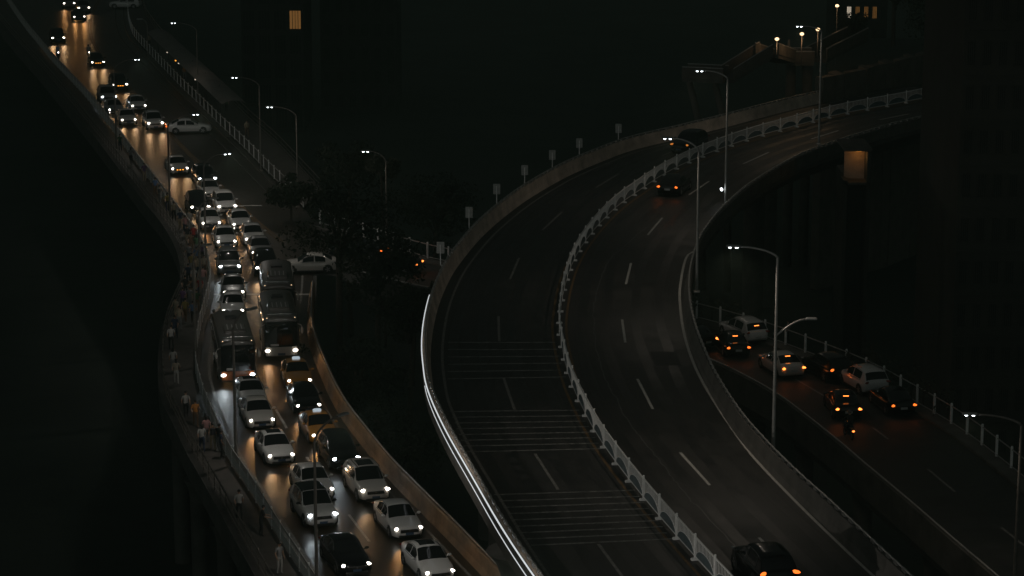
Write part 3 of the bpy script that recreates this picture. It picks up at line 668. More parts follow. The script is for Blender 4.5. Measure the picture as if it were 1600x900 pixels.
# cross road, going away
awayp = far
for x, y, kind, col, ta, op, lab, tn in (
 (1184, 519, 'suv', 'white', 'off', ('brake',), 'white off-roader by the far railing of the lower right road, near the viaduct', -6),
 (1154, 543, 'sedan', 'black', 'on', ('brake',), 'black sedan with red tail lights beside the viaduct edge', -20),
 (1106, 530, 'sedan', 'black', 'hot', (), 'dark car half hidden behind the viaduct parapet', 0),
 (1240, 575, 'sedan', 'pearl', 'hot', ('brake',), 'pale sedan with lit brake light on the lower right road', -6),
 (1316, 577, 'suv', 'black', 'on', (), 'black off-roader between pale sedan and white off-roader', 0),
 (1371, 597, 'suv', 'white', 'off', ('rails',), 'white off-roader with roof rails on the lower right road', 0),
 (1326, 639, 'sedan', 'black', 'hot', ('tailbar', 'brake'), 'black car with full-width red light bar', -14),
 (1412, 633, 'sedan', 'black', 'on', (), 'black sedan with thin tail lights beside the right railing', -6)):
    pos, a = on_rear(x, y, kind, awayp, turn=tn); car(kind, col, pos, a, lab, tails=ta, lights='off', opts=op)
mrev = median[::-1]
pos, a = on_rear(1043, 292, 'sedan', mrev, VZ); car('sedan', 'black', pos, a, 'black car driving away on the viaduct beside the white fence', tails='on', lights='off', z=VZ)
pos, a = on_rear(1218, 895, 'suv', mrev, VZ); car('suv', 'black', pos, a, 'dark car cut off by the bottom edge of the viaduct', tails='on', lights='off', z=VZ)
pos, a = on_front(1062, 226, 'suv', median, VZ); car('suv', 'navy', pos, a, 'dark car coming down the far viaduct lane behind the white fence', lights='amber', z=VZ)
# under the trees
p = P(612, 424); car('sedan', 'black', p, math.radians(164), 'dark car with amber glow under the trees left of the viaduct', lights='off', tails='hot')
p = P(560, 402); car('sedan', 'navy', p, math.radians(160), 'dark car almost hidden below the big tree', lights='off', tails='on')

# ------------------------------------------------------------------ buses
def bus(pos, rz, label, paint_, front, lights, L=8.6, power=1.0):
    t = thing('coach' if 'coach' in label else 'bus', label, 'bus', (pos[0], pos[1], 0), rz)
    W, H = 2.45, 3.05; b = MB()
    sec = [(1.10, .32), (1.20, .42), (1.225, .8), (1.225, 2.2), (1.20, 2.65), (1.10, 2.90), (.85, 3.02), (.4, 3.06), (0, 3.07)]
    xs = [-L, -L + .05, -L + .18, -L + .4, -L / 2, -.55, -.30, -.12, -.03, 0]
    sc_ = [.90, .955, .985, 1, 1, 1, .99, .965, .93, .89]
    tops = [.0, .0, .0, 0, 0, 0, -.01, -.05, -.12, -.22]
    for s in (1, -1):
        b.grid([[(x, s * y * k, z + (dz if z > 2 else 0) * (1 if z > 2.6 else .3)) for y, z in sec] for x, k, dz in zip(xs, sc_, tops)])
    for x, k, dz in ((xs[0], sc_[0], tops[0]), (xs[-1], sc_[-1], tops[-1])):
        s2 = [(y * k, z + (dz if z > 2 else 0) * (1 if z > 2.6 else .3)) for y, z in sec]; b.add([(x, y, z) for y, z in s2] + [(x, -y, z) for y, z in s2[::-1]], [tuple(range(2 * len(s2)))])
    b.build('body', paint_, t, True, 35)
    b = MB(); b.grid([[(.03 + .05 * (1 - abs(u) ** 3) - (.05 if z > 2.6 else 0), u * 1.09, z) for u in np.linspace(-1, 1, 9)] for z in (1.0, 1.5, 1.9, 2.3, 2.72)])
    ws = b.build('windshield', M['glass'], t, True)
    b = MB(); b.box((.085, .0, 1.55), (.015, .03, 1.0)); b.build('wiper_post', M['trim'], t)
    b = MB(); b.box((.095, -.45, 1.14), (.012, .55, .14)); b.build('placard', M['placard'], t)
    b = MB(); b.grid([[(x, y, z) for x, y in ((-.16, 1.14), (.0, 1.04), (.045, .6), (.06, 0), (.045, -.6), (.0, -1.04), (-.16, -1.14))] for z in (.40, .72, 1.08)]); b.build('bumper', front, t, True)
    b = MB(); b.box((.075, 0, .50), (.012, .5, .15)); b.build('number_plate', M['plate_blue'], t)
    hm = M['head_c'] if lights == 'cool' else M['head_w']
    for s in (1, -1):
        b = MB(); b.ell((.03, s * .93, .74), (.07, .16, .09), 12, 8); h = b.build('headlight', hm, t, True)
        spot(h, (.16, s * .93, .72), (1, s * .05, -.12), HEADW * power, COOL if lights == 'cool' else WARM, 85)
        b = MB(); b.ell((.20, s * 1.38, 2.15), (.07, .10, .24), 8, 8); b.tube([(.0, s * 1.1, 2.55), (.2, s * 1.32, 2.5), (.2, s * 1.38, 2.35)], .025, 6); b.build('mirror', PA['buswhite'], t, True)
        k = 0; x = -.55
        while x > -L + 1.1:
            b = MB(); b.cbox((x - .62, s * 1.222, 1.85), (1.16, .03, .92), .03); b.build('side_window', M['glass'], t); x -= 1.26
        for xw in (-2.0, -L + 2.2):
            b = MB(); b.tube([(xw, s * .98, .48), (xw, s * 1.22, .48)], .48, 20); w = b.build('wheel', M['rubber'], t, True, 50)
            b = MB(); b.tube([(xw, s * 1.20, .48), (xw, s * 1.235, .48)], .27, 16); b.build('rim', M['rim'], w, True, 50)
        b = MB(); b.ell((-.20, s * .92, 2.93), (.05, .04, .03), 8, 5); b.build('marker_light', M['globe'], t, True)
    b = MB(); b.cbox((-L * .34, 0, 3.14), (1.7, 1.45, .20), .06); b.build('air_conditioner', paint_, t)
    b = MB(); b.cbox((-L * .72, 0, 3.12), (.8, .8, .12), .04); b.build('roof_hatch', M['trim'], t)
    b = MB()
    for i in range(4): b.box((-L * .34, -.45 + .3 * i, 3.245), (1.4, .05, .02))
    b.build('roof_rib', M['rail'], t)
    b = MB(); b.tube([(-.75, u * .95, 3.06 + .02 * (1 - u * u)) for u in np.linspace(-1, 1, 9)], .03, 6); b.build('roof_trim', M['chrome'], t, True)
    b = MB(); b.box((-L - .01, 0, 2.0), (.02, 1.7, .8)); b.build('rear_window', M['glass'], t)
    return t
def bus_at(px, py, z, L, *a, **k):
    p = P(px, py, z); h = heading(drive, p); return bus((p.x, p.y), h, *a, L=L, **k)
bus_at(372, 586, .72, 8.4, 'dark bus with orange front and glaring cold headlights, left lane', PA['busgrey'], PA['orange'], 'cool', power=2.2)
bus_at(440, 548, .72, 8.2, 'front coach of two in the right lane, pale bumper, behind the orange taxi', PA['busgrey'], PA['buswhite'], 'warm')
bus_at(436, 508, .1, 8.2, 'rear coach of two in the right lane, mostly its roof in view', PA['busgrey'], PA['buswhite'], 'warm', power=.3)

# ------------------------------------------------------------------ street lamps
def lamp(top, h, vec, label, z=0.0, rise=.9, on=True, power=1.0, group=None, col=NEUT, extra=None, r=.085, cone=150, drop=True, tilt=0.0, pm='pole'):
    """top: pixel of the bend of the pole, h its height above z; vec: direction and length of the arm"""
    p = P(*top, z + h) if not isinstance(top, Vector) else top; t = thing('street_lamp', label, 'street lamp', (p.x, p.y, z))
    v = Vector((vec[0], vec[1], 0)); b = MB()
    b.tube([(0, 0, 0), (0, 0, .5), (0, 0, h)], [r * 1.25, r * 1.15, r * .75], 10); b.cbox((0, 0, .04), (.42, .42, .10), .03)
    b.build('pole', M[pm], t, True, 45)
    pts = []
    for i in range(8):
        u = i / 7; pts.append(v * (u ** 1.5) + Vector((0, 0, h - .02 + rise * math.sin(u * math.pi / 2))))
    b = MB(); b.tube(pts, [r * .75 - .02 * i / 7 for i in range(8)], 8); b.build('arm', M[pm], t, True)
    a = math.atan2(v.y, v.x); e = pts[-1]; d = v.normalized()
    b = MB(); b.cbox(e + d * .28 + Vector((0, 0, .03)), (.75, .26, .10), .04, rz=a); hd = b.build('lamp_head', M['sign_back'], t)
    for k in (.12, .46):
        b = MB(); b.ell(e + d * k + Vector((0, 0, -.045 if drop else -.01)), (.085, .08, .055 if drop else .025), 10, 6); b.build('led_module', M['led'] if on else M['head_off'], hd, True)
    if on: spot(hd, e + d * .3 + Vector((0, 0, -.14)), (tilt * d.x, tilt * d.y, -1), STREET * power, col, cone, .7 if cone < 160 else .25, .12)
    if extra: extra(t, h)
    return t
def flood(t, h):
    for k in (-.14, .14):
        b = MB(); b.ell((-.32 + .0, -.12 + k, 1.25), (.09, .09, .09), 10, 6); b.build('floodlight', M['led'], t, True)
    b = MB(); b.tube([(0, 0, 1.2), (-.3, -.1, 1.2)], .03, 6); b.build('bracket', M['pole'], t)
def arm2(t, h):
    pts = [Vector((.05, .0, 6.2)) + Vector((1.5 * (i / 6), .3 * (i / 6), .75 * math.sin(i / 6 * math.pi / 2))) for i in range(7)]
    b = MB(); b.tube(pts, .05, 6); b.build('arm', M['pole'], t, True)
    b = MB(); b.cbox(pts[-1] + Vector((.25, .04, .02)), (.6, .22, .10), .04); b.build('lamp_head', M['sign_back'], t)
# along the right parapet of the viaduct
lamp((1215, 402), 10.2, (-1.9, .3), 'tall street lamp with a second low arm on the viaduct right parapet, nearest', VZ, .5, power=1.25, extra=arm2)
lamp((1092, 236), 9.2, (-1.7, .3), 'street lamp on the right viaduct parapet at the tightest part of the curve', VZ, .8, power=.7)
lamp((1137, 123), 9.6, (-1.8, .2), 'street lamp with twin floodlight near its foot, upper right parapet', VZ, .6, power=.75, extra=flood)
lamp((1284, 50), 9.6, (-1.6, .2), 'farthest viaduct street lamp, at the upper right by the footbridge', VZ, .5, power=.5)
lamp((1596, 664), 9.0, (-2.2, .2), 'street lamp at the right picture edge by the lower road', 0, .5, power=.5, pm='pole_brown')
# beside the sidewalk
for i, (tp, hh, arm, lab, pw) in enumerate((
 ((178, 108), 8.0, (1.9, .6), 'street lamp at the upper left beside the car cluster', .5),
 ((262, 197), 8.0, (2.0, .8), 'street lamp on the sidewalk left of the side-on white sedan', .7),
 ((318, 260), 8.2, (1.5, .6), 'street lamp whose head hangs over the upper queue near the far white line', .7),
 ((310, 332), 7.4, (.8, .5), 'slim street lamp rising from the thickest part of the crowd', .22),
 ((302, 407), 7.4, (.6, .5), 'slim street lamp inside the bend of the sidewalk', .22),
 ((364, 514), 8.2, (.8, 1.0), 'street lamp standing in front of the orange-fronted bus', .7),
 ((491, 690), 8.6, (1.1, 1.4), 'nearest left street lamp, crossing the white crossover', .8))):
    lamp(tp, hh, arm, lab, 0, .9, power=pw * 1.5, on=True, cone=160, drop=i < 3, col=LEFTC, tilt=.75, pm='pole_brown')
a5, a6 = P(364, 514, 8.2), P(491, 690, 8.6)
lamp(Vector((2 * a6.x - a5.x + 1.0, 2 * a6.y - a5.y, 0)), 8.6, (1.1, 1.4), 'unseen street lamp added below the picture to light the nearest cars, continuing the sidewalk row', 0, .9, power=2.9, cone=160, drop=False, col=LEFTC, tilt=.75)  # unseen lamp added to brighten the nearest cars and the fence
# on the far side of the upper road
for tp, hh, arm, lab, pw in (
 ((230, 40), 4.0, (-.6, 0), 'short dim post at the top of the upper walkway', 0),
 ((307, 47), 8.0, (-2.2, .1), 'topmost street lamp behind the upper walkway', .2),
 ((405, 134), 8.0, (-2.0, .1), 'street lamp beside the lower end of the canopy', .25),
 ((463, 181), 8.0, (-2.0, .1), 'street lamp by the end of the pale railing', .3),
 ((603, 252), 8.0, (-1.3, .1), 'lone street lamp among the dark trees, middle of the picture', .25)):
    lamp(tp, hh, arm, lab, 0, .8, power=pw, on=pw > 0, r=.065, pm='pole_brown')

# ------------------------------------------------------------------ traffic signs on the outside of the left parapet
for i, (x, yt, yb) in enumerate(((690, 384, 412), (728, 332, 356), (770, 293, 318), (821, 260, 285), (862, 236, 261), (900, 220, 242), (957, 198, 220))):
    ordn = ('nearest', 'second', 'third', 'fourth', 'fifth', 'sixth', 'farthest')[i]
    p = P(x + 4, yb, VZ + .95); q = np.argmin(np.hypot(left_top[:, 0] - p.x, left_top[:, 1] - p.y)); nrm = normals(left_top)[q]
    base = Vector(left_top[q]) - Vector((nrm[0], nrm[1], 0)) * .22; base.z = VZ + .8
    t = thing('road_sign', ordn + ' of the seven small signs seen from behind on the left viaduct parapet', 'road sign', base, math.radians(86 + 3 * (i % 3)), 'signs along the left viaduct parapet')
    b = MB(); b.tube([(-.06, -.26, 0), (-.06, -.03, 0), (-.06, 0, .05), (-.06, 0, 1.40)], .033, 8); b.build('post', M['fence_white'], t, True, 50)
    b = MB(); b.cbox((.0, 0, 1.18), (.03, .52, .78), .01); b.build('panel', M['sign_back'], t)
    b = MB(); b.box((-.03, 0, 1.0), (.03, .44, .04)); b.box((-.03, 0, 1.36), (.03, .44, .04)); b.build('bracket', M['steel'], t)

# ------------------------------------------------------------------ people
CL = {}
def cloth(k, c):
    if k not in CL: CL[k] = mat('cloth_' + k, c, .85)
    return CL[k]
COLS = dict(white=(.34, .33, .31), black=(.015, .015, .016), orange=(.42, .17, .04), pink=(.38, .20, .19), grey=(.18, .18, .18), navy=(.02, .03, .06), cream=(.28, .24, .18), red=(.28, .03, .025), green=(.06, .12, .06), brown=(.12, .07, .04), blue=(.08, .14, .26), beige=(.32, .26, .18), yellow=(.22, .17, .05), purple=(.12, .06, .14))
SK = mat('skin', (.36, .22, .15), .6); HR = mat('black_hair', (.012, .010, .009), .5); SH = mat('shoes', (.05, .05, .05), .7); EYE = mat('eye_dark', (.01, .01, .01), .3)
def person_mesh(pose):
    J = {}; R = {}
    def j(n, x, y, z, r, ry=None): J[n] = (x, y, z); R[n] = (r, ry or r)
    lf_, rf_, la, ra, lean = {'walk': (.24, -.22, -.20, .22, .03), 'stride': (-.16, .18, .18, -.14, .02), 'stand': (.03, -.02, .02, .03, 0), 'lean': (-.04, .03, .34, .32, .14)}[pose]
    # x = forward, y = left
    j('pelvis', 0, 0, .93, .135, .12); j('waist', lean * .3, 0, 1.08, .125, .11); j('chest', lean * .7, 0, 1.28, .145, .125); j('neckb', lean, 0, 1.45, .07); j('neck', lean + .01, 0, 1.52, .052); j('head', lean + .03, 0, 1.60, .085, .075); j('crown', lean + .02, 0, 1.70, .072, .07)
    for s, n, f, a in ((1, 'l', lf_, la), (-1, 'r', rf_, ra)):
        j(n + 'hip', .0, s * .095, .88, .095); j(n + 'knee', f * .55 + .03, s * .10, .49, .062); j(n + 'ank', f - (.05 if f < 0 else 0), s * .10, .09 + (.05 if f < -.1 else 0), .042); j(n + 'toe', f + .14 - (.05 if f < 0 else 0), s * .115, .045, .036)
        j(n + 'sh', lean * .9, s * .185, 1.405, .065); j(n + 'el', lean * .8 + a * .35 - .03, s * .245, 1.13, .046); j(n + 'wr', lean * .8 + a + .05, s * .235, .91 + abs(a) * .45, .032); j(n + 'pa', lean * .8 + a + .09, s * .232, .85 + abs(a) * .52, .036, .022)
    E = [('pelvis', 'waist'), ('waist', 'chest'), ('chest', 'neckb'), ('neckb', 'neck'), ('neck', 'head'), ('head', 'crown')]
    for n in 'lr': E += [('pelvis', n + 'hip'), (n + 'hip', n + 'knee'), (n + 'knee', n + 'ank'), (n + 'ank', n + 'toe'), ('chest', n + 'sh'), (n + 'sh', n + 'el'), (n + 'el', n + 'wr'), (n + 'wr', n + 'pa')]
    names = list(J); me = bpy.data.meshes.new('person_skeleton'); me.from_pydata([J[n] for n in names], [(names.index(a), names.index(b)) for a, b in E], [])
    o = bpy.data.objects.new('tmp', me); C.objects.link(o)
    md = o.modifiers.new('skin', 'SKIN'); md.use_smooth_shade = True
    for i, n in enumerate(names): me.skin_vertices[0].data[i].radius = R[n]; me.skin_vertices[0].data[i].use_root = n == 'pelvis'
    o.modifiers.new('sub', 'SUBSURF').levels = 1
    dg = bpy.context.evaluated_depsgraph_get(); dg.update(); bm_ = bpy.data.meshes.new_from_object(o.evaluated_get(dg)); bpy.data.objects.remove(o)
    b = MB(); vs = [v.co.copy() for v in bm_.vertices]
    ys = J['lel'][2]
    for q in bm_.polygons:
        c = q.center
        arm = abs(c.y) > .19 and c.z > .75
        m = 3 if c.z < .085 else 1 if c.z < .95 and not (arm and abs(c.y) > .20 and c.z > .8) else 0 if c.z > 1.47 or (arm and c.z < 1.20) else 2
        b.f.append(tuple(q.vertices)); b.m.append(m)
    b.v = [tuple(v) for v in vs]
    hd = Vector(J['head'])
    b.ell(hd + Vector((.092, 0, -.005)), (.022, .014, .024), 6, 4, 0)                      # nose
    for s in (1, -1):
        b.ell(hd + Vector((.0, s * .088, .0)), (.02, .012, .034), 6, 4, 0)                 # ears
        b.ell(hd + Vector((.078, s * .034, .025)), (.012, .014, .009), 6, 4, 4)            # eyes
        w = Vector(J[('l' if s > 0 else 'r') + 'pa']); e = Vector(J[('l' if s > 0 else 'r') + 'wr']); dv = (w - e).normalized(); sd = Vector((1, 0, 0)) - dv * dv.x; sd.normalize()
        for k, ln in enumerate((.066, .078, .072, .056)):
            p0 = w + sd * (.026 - .017 * k) + dv * .015; p1 = p0 + dv * ln * .55; p2 = p1 + (dv * .8 + Vector((0, -s * .6, 0))).normalized() * ln * .45
            b.tube([p0, p1, p2], [.0085, .008, .006], 5, 0)
        b.tube([w + sd * .02 - dv * .02, w + sd * .05 + dv * .01, w + sd * .058 + dv * .04], [.010, .009, .007], 5, 0)
    b.ell(hd + Vector((.085, 0, -.048)), (.008, .022, .006), 6, 4, 4)                      # mouth
    body = b.mesh('person', [SK, CL.get('x') or SK, SK, SH, EYE], True)
    hb = MB(); hb.ell(hd + Vector((-.018, 0, .045)), (.098, .092, .092), 12, 8); h1 = hb.mesh('hair', HR, True)
    hb = MB(); hb.ell(hd + Vector((-.018, 0, .045)), (.100, .095, .094), 12, 8); hb.ell(hd + Vector((-.06, 0, -.06)), (.055, .085, .15), 10, 6); h2 = hb.mesh('hair', HR, True)
    return body, h1, h2
PM = {k: person_mesh(k) for k in ('walk', 'stride', 'stand', 'lean')}
bagb = MB(); bagb.cbox((-.20, 0, 1.24), (.16, .28, .40), .05); BAG = bagb.mesh('backpack', cloth('bag', (.03, .03, .035)))
def person(p, rz, pose, top, bottom, label, long_hair=False, bag=False, scale=1.0, z=.14, group=None):
    body, h1, h2 = PM[pose]
    o = link('person', body, None, (p[0], p[1], z), rz, [None, cloth(bottom, COLS[bottom]), cloth(top, COLS[top]), None, None]); o.scale = (scale,) * 3
    tag(o, label, 'person', group)
    link('hair', h2 if long_hair else h1, o)
    if bag: link('backpack', BAG, o)
    return o
swdir = lambda p: heading(lf, Vector((p[0], p[1], 0)))
named = [
 (374, 812, 'walk', 'white', 'black', 0, 'pedestrian in white top and black trousers, walking alone on the lower sidewalk'),
 (408, 838, 'lean', 'black', 'black', 90, 'black-clothed person leaning on the railing beside the white crossover'),
 (437, 897, 'stand', 'grey', 'white', 30, 'person in grey top and white trousers at the bottom of the sidewalk'),
 (316, 707, 'walk', 'white', 'navy', 180, 'white-topped pedestrian in the small group next to a dark-dressed pair'),
 (323, 693, 'stride', 'pink', 'grey', 180, 'pink-topped pedestrian in the small group on the lower sidewalk'),
 (333, 704, 'walk', 'brown', 'beige', 180, 'pedestrian in brown top and beige trousers among the small group'),
 (346, 716, 'stand', 'navy', 'black', 90, 'navy-dressed person standing against the railing beside the small group'),
 (343, 706, 'stand', 'black', 'grey', 120, 'person in black top and grey trousers right by the railing'),
 (291, 653, 'stride', 'white', 'black', 0, 'white-topped walker just above the orange-topped one'),
 (306, 667, 'walk', 'orange', 'brown', 0, 'orange-topped pedestrian on the lower sidewalk'),
 (276, 601, 'walk', 'cream', 'white', 180, 'pedestrian all in pale clothes beside the outer handrail'),
 (271, 583, 'stand', 'white', 'grey', 180, 'white-topped pedestrian with grey trousers near the slim lamp bend'),
]
for x, y, po, a, b_, turn, lab in named:
    p = P(x, y, .14); person(p, swdir(p) + math.radians(turn), po, a, b_, lab, long_hair=a in ('pink', 'white', 'cream') and turn == 180, bag=a == 'brown')
crowd = [(268, 548), (274, 530), (281, 515), (290, 503), (276, 500), (302, 506), (286, 486), (297, 484), (308, 488), (301, 470), (290, 466), (313, 468), (318, 452), (304, 452), (295, 446), (311, 436), (300, 430), (319, 432), (307, 418), (316, 412), (296, 414), (308, 400), (299, 396), (293, 384), (303, 384), (290, 368), (297, 360), (282, 360), (272, 345), (262, 331), (250, 318), (243, 306), (226, 284), (205, 258), (188, 236)]
tops = ['white', 'black', 'grey', 'cream', 'navy', 'red', 'green', 'blue', 'beige', 'pink', 'brown', 'purple', 'yellow']; bots = ['black', 'navy', 'grey', 'brown', 'beige']
ords = ['first', 'second', 'third', 'fourth', 'fifth', 'sixth', 'seventh', 'eighth', 'ninth', 'tenth', 'eleventh', 'twelfth', 'thirteenth', 'fourteenth', 'fifteenth', 'sixteenth', 'seventeenth', 'eighteenth', 'nineteenth', 'twentieth']
for i, (x, y) in enumerate(crowd):
    a = tops[(i * 4) % 13]; b_ = bots[(i + i // 13) % 5]
    p = P(x, y, .14); po = ('walk', 'stride', 'stand', 'walk', 'lean')[i % 5]
    where = 'low in the crowd, inside the sidewalk bend' if i < 9 else 'in the thick of the sidewalk crowd' if i < 24 else 'at the upper thin end of the sidewalk crowd'
    person(p, swdir(p) + math.radians(0 if i % 3 else 180) + rng.normal(0, .3), po, a, b_, 'pedestrian in %s top and %s trousers %s' % (a, b_, where), long_hair=i % 4 == 1, bag=i % 7 == 2, scale=.95 + .1 * rng.random(), group='crowd on the sidewalk')
for i, (x, y, a, b_, lab) in enumerate(((233, 75, 'cream', 'black', 'pedestrian in cream top near the upper end of the right walkway'), (278, 112, 'grey', 'navy', 'grey-topped pedestrian on the walkway under the canopy'), (289, 125, 'orange', 'grey', 'orange-topped pedestrian halfway along the walkway by the canopy'), (354, 176, 'green', 'black', 'green-topped pedestrian at the lower canopy end'), (386, 214, 'beige', 'brown', 'beige-topped pedestrian on the walkway below the canopy'))):
    person(P(x, y, .14), heading(rf, P(x, y)) + (math.pi if i % 2 else 0), ('walk', 'stride')[i % 2], a, b_, lab)
person(P(1231, 538, .15), math.radians(150), 'stand', 'grey', 'black', 'lone person standing at the far railing of the lower right road', z=.15)

# scooters with riders
def scooter(p, rz, label, tail=True, z=0.0):
    t = thing('motor_scooter', label, 'scooter', (p[0], p[1], z), rz)
    for x in (.62, -.58):
        b = MB(); N = 14
        for i in range(N):
            a0, a1 = 2 * math.pi * i / N, 2 * math.pi * (i + 1) / N
            b.tube([(x + .2 * math.cos(a0), 0, .25 + .2 * math.sin(a0)), (x + .2 * math.cos(a1), 0, .25 + .2 * math.sin(a1))], .05, 6)
        w = b.build('wheel', M['rubber'], t); b = MB(); b.tube([(x, -.04, .25), (x, .04, .25)], .14, 12); b.build('rim', M['rim'], w)
    b = MB(); b.ell((-.38, 0, .55), (.42, .15, .20), 12, 8); b.cbox((.05, 0, .30), (.55, .26, .08), .03); b.ell((.42, 0, .60), (.10, .19, .32), 10, 8); b.build('body', PA['navy'], t, True, 60)
    b = MB(); b.cbox((-.33, 0, .77), (.62, .26, .09), .04); b.build('seat', M['trim'], t)
    b = MB(); b.tube([(.60, 0, .30), (.42, 0, 1.02)], .03, 8); b.tube([(.38, -.32, 1.06), (.42, 0, 1.02), (.38, .32, 1.06)], .018, 6); b.build('handlebar', M['trim'], t)
    b = MB(); b.ell((.52, 0, .86), (.06, .09, .06), 8, 6); b.build('headlight', M['head_w'] if not tail else M['head_off'], t, True)
    b = MB(); b.ell((-.80, 0, .62), (.05, .09, .05), 8, 6); b.build('tail_light', M['tail_hot'], t, True)
    return t
def rider_mesh():
    me = bpy.data.meshes.new('rider_skeleton'); J = [((-.25, 0, .88), .14), ((-.20, 0, 1.10), .13), ((-.12, 0, 1.32), .14), ((-.08, 0, 1.46), .06), ((-.05, 0, 1.62), .085)]; E = [(0, 1), (1, 2), (2, 3), (3, 4)]
    for s in (1, -1):
        k = len(J); J += [((-.12, s * .19, 1.38), .062), ((.10, s * .27, 1.18), .046), ((.34, s * .30, 1.09), .036), ((-.18, s * .11, .86), .095), ((.16, s * .17, .72), .07), ((.06, s * .16, .40), .045), ((.20, s * .17, .36), .036)]
        E += [(2, k), (k, k + 1), (k + 1, k + 2), (0, k + 3), (k + 3, k + 4), (k + 4, k + 5), (k + 5, k + 6)]
    me.from_pydata([a for a, _ in J], E, []); o = bpy.data.objects.new('tmp', me); C.objects.link(o); o.modifiers.new('s', 'SKIN')
    for i, (_, r) in enumerate(J): me.skin_vertices[0].data[i].radius = (r, r); me.skin_vertices[0].data[i].use_root = i == 0
    o.modifiers.new('u', 'SUBSURF').levels = 1
    dg = bpy.context.evaluated_depsgraph_get(); dg.update(); m2 = bpy.data.meshes.new_from_object(o.evaluated_get(dg)); bpy.data.objects.remove(o)
    b = MB(); b.v = [tuple(v.co) for v in m2.vertices]
    for q in m2.polygons: b.f.append(tuple(q.vertices)); b.m.append(1 if q.center.z < .93 else 0 if q.center.z > 1.48 or q.center.x > .28 else 2)
    return b.mesh('rider', [SK, SK, SK], True)
RM = rider_mesh(); hb = MB(); hb.ell((-.055, 0, 1.66), (.14, .125, .125), 12, 8); HELM = hb.mesh('helmet', mat('helmet', (.10, .10, .11), .25, coat=1), True)
for x, y, path, top, tail, lab, lab2 in (
 (1326, 684, far, 'black', True, 'small scooter with red tail light behind the black car with light bar', 'black-jacketed rider on the scooter of the lower right road'),
 (139, 92, drive, 'grey', False, 'scooter with lit front lamp just behind the small dark car at the upper left', 'grey-jacketed rider on the scooter among the upper left cars'),
 (91, 92, drive, 'blue', False, 'scooter riding by the sidewalk railing at the far upper left', 'blue-jacketed rider at the far upper left railing'),
 (335, 522, drive, 'brown', False, 'scooter squeezed between orange-fronted bus and sidewalk railing', 'brown-jacketed rider squeezed beside the orange-fronted bus')):
    p = P(x, y); a = heading(path, p); scooter(p, a, lab, tail)
    o = link('person', RM, None, tuple(p), a, [None, cloth('black', COLS['black']), cloth(top, COLS[top])]); tag(o, lab2, 'person'); link('helmet', HELM, o)

# ------------------------------------------------------------------ trees
def tree(p, z0, ztop, r, label, leafm='leaf', n=2600, seed=0, leaf=.26, name='tree', squash=.8):
    R = random.Random(seed); t = thing(name, label, 'tree', (p[0], p[1], z0)); H = ztop - z0; ch = r * squash; zc = H - ch
    b = MB(); tr = max(.10, r * .06); b.tube([(0, 0, 0), (R.uniform(-.2, .2), R.uniform(-.2, .2), H * .3), (R.uniform(-.3, .3), R.uniform(-.3, .3), max(H * .5, zc - ch * .4)), (0, 0, zc + ch * .3)], [tr * 1.5, tr, tr * .8, tr * .3], 8)
    cl = []
    for i in range(9):
        a = i * 2.4 + R.uniform(-.3, .3); el = R.uniform(-.35, .75); rr = r * R.uniform(.42, .72)
        e = Vector((math.cos(a) * rr * math.cos(el), math.sin(a) * rr * math.cos(el), zc + math.sin(el) * ch * .8)); s = Vector((0, 0, zc - ch * R.uniform(.2, .7)))
        b.tube([s, (s + e) / 2 + Vector((0, 0, .15 * r)), e], [tr * .55, tr * .35, tr * .12], 5); cl.append((e, r * R.uniform(.28, .46)))
    for i in range(8): cl.append((Vector((R.gauss(0, .45) * r, R.gauss(0, .45) * r, zc + R.gauss(.1, .4) * ch)), r * R.uniform(.22, .40)))
    b.build('trunk', M['bark'], t, True)
    c = MB(); rg = np.random.default_rng(seed + 5)
    for i in range(n):
        e, cr_ = cl[i % len(cl)]; d = rg.normal(size=3); d /= np.linalg.norm(d); q = np.array(e) + d * cr_ * rg.random() ** .35 * np.array([1, 1, .75])
        u = rg.normal(size=3); u /= np.linalg.norm(u); w = np.cross(u, rg.normal(size=3)); w /= np.linalg.norm(w); s = leaf * rg.uniform(.6, 1.3)
        c.add([q - u * s * .6, q + w * s * .28 - u * s * .05, q + u * s * .6, q - w * s * .28 - u * s * .05], [(0, 1, 2, 3)])
    me = bpy.data.meshes.new('crown'); me.from_pydata(c.v, [], c.f); me.materials.append(M[leafm]); link('crown', me, t)
    return t
for i, (bx, by, ct, zt, r, lab, lm) in enumerate((
 (532, 472, 0, 9.2, 4.5, 'big dark tree overhanging the road junction above the white car', 'leaf'),
 (590, 482, 0, 6.0, 3.8, 'dark tree right of the big junction tree, in front of the cross road', 'leaf'),
 (452, 345, 0, 4.0, 2.2, 'small dark tree leaning over the empty lanes below the pale railing', 'leaf'),
 (640, 500, 0, 3.0, 3.6, 'dark tree close to the bright light strips of the viaduct', 'leaf'),
 (555, 560, 0, 1.5, 4.2, 'dark tree low in the gap between busy road and viaduct', 'leaf'),
 (610, 620, 0, 0.0, 4.4, 'lowest dark tree in the gap below the bridge decks', 'leaf'),
 (600, 335, 0, 5.2, 1.7, 'small tree glowing amber around the lone street lamp', 'leaf2'),
 (545, 320, 0, 6.0, 3.6, 'dark tree behind the cross road, left of the lone street lamp', 'leaf'),
 (680, 345, 0, 4.0, 4.0, 'dark tree behind the seven small signs', 'leaf'),
 (1395, 150, 0, 15.0, 4.2, 'tall tree with glinting leaves above the hillside wall, upper right', 'leaf2'),
 (1480, 185, 0, 14.5, 6.0, 'broad dark tree hiding the far end of the viaduct', 'leaf'),
 (1330, 150, 0, 9.6, 2.2, 'low shrubby tree at the foot of the hillside wall', 'leaf2'))):
    p = P(bx, by, 0); tree(p, -12.1 if i < 9 else 2.0, zt, r, lab, lm, n=int(1400 + r * 480), seed=i * 11 + 3)
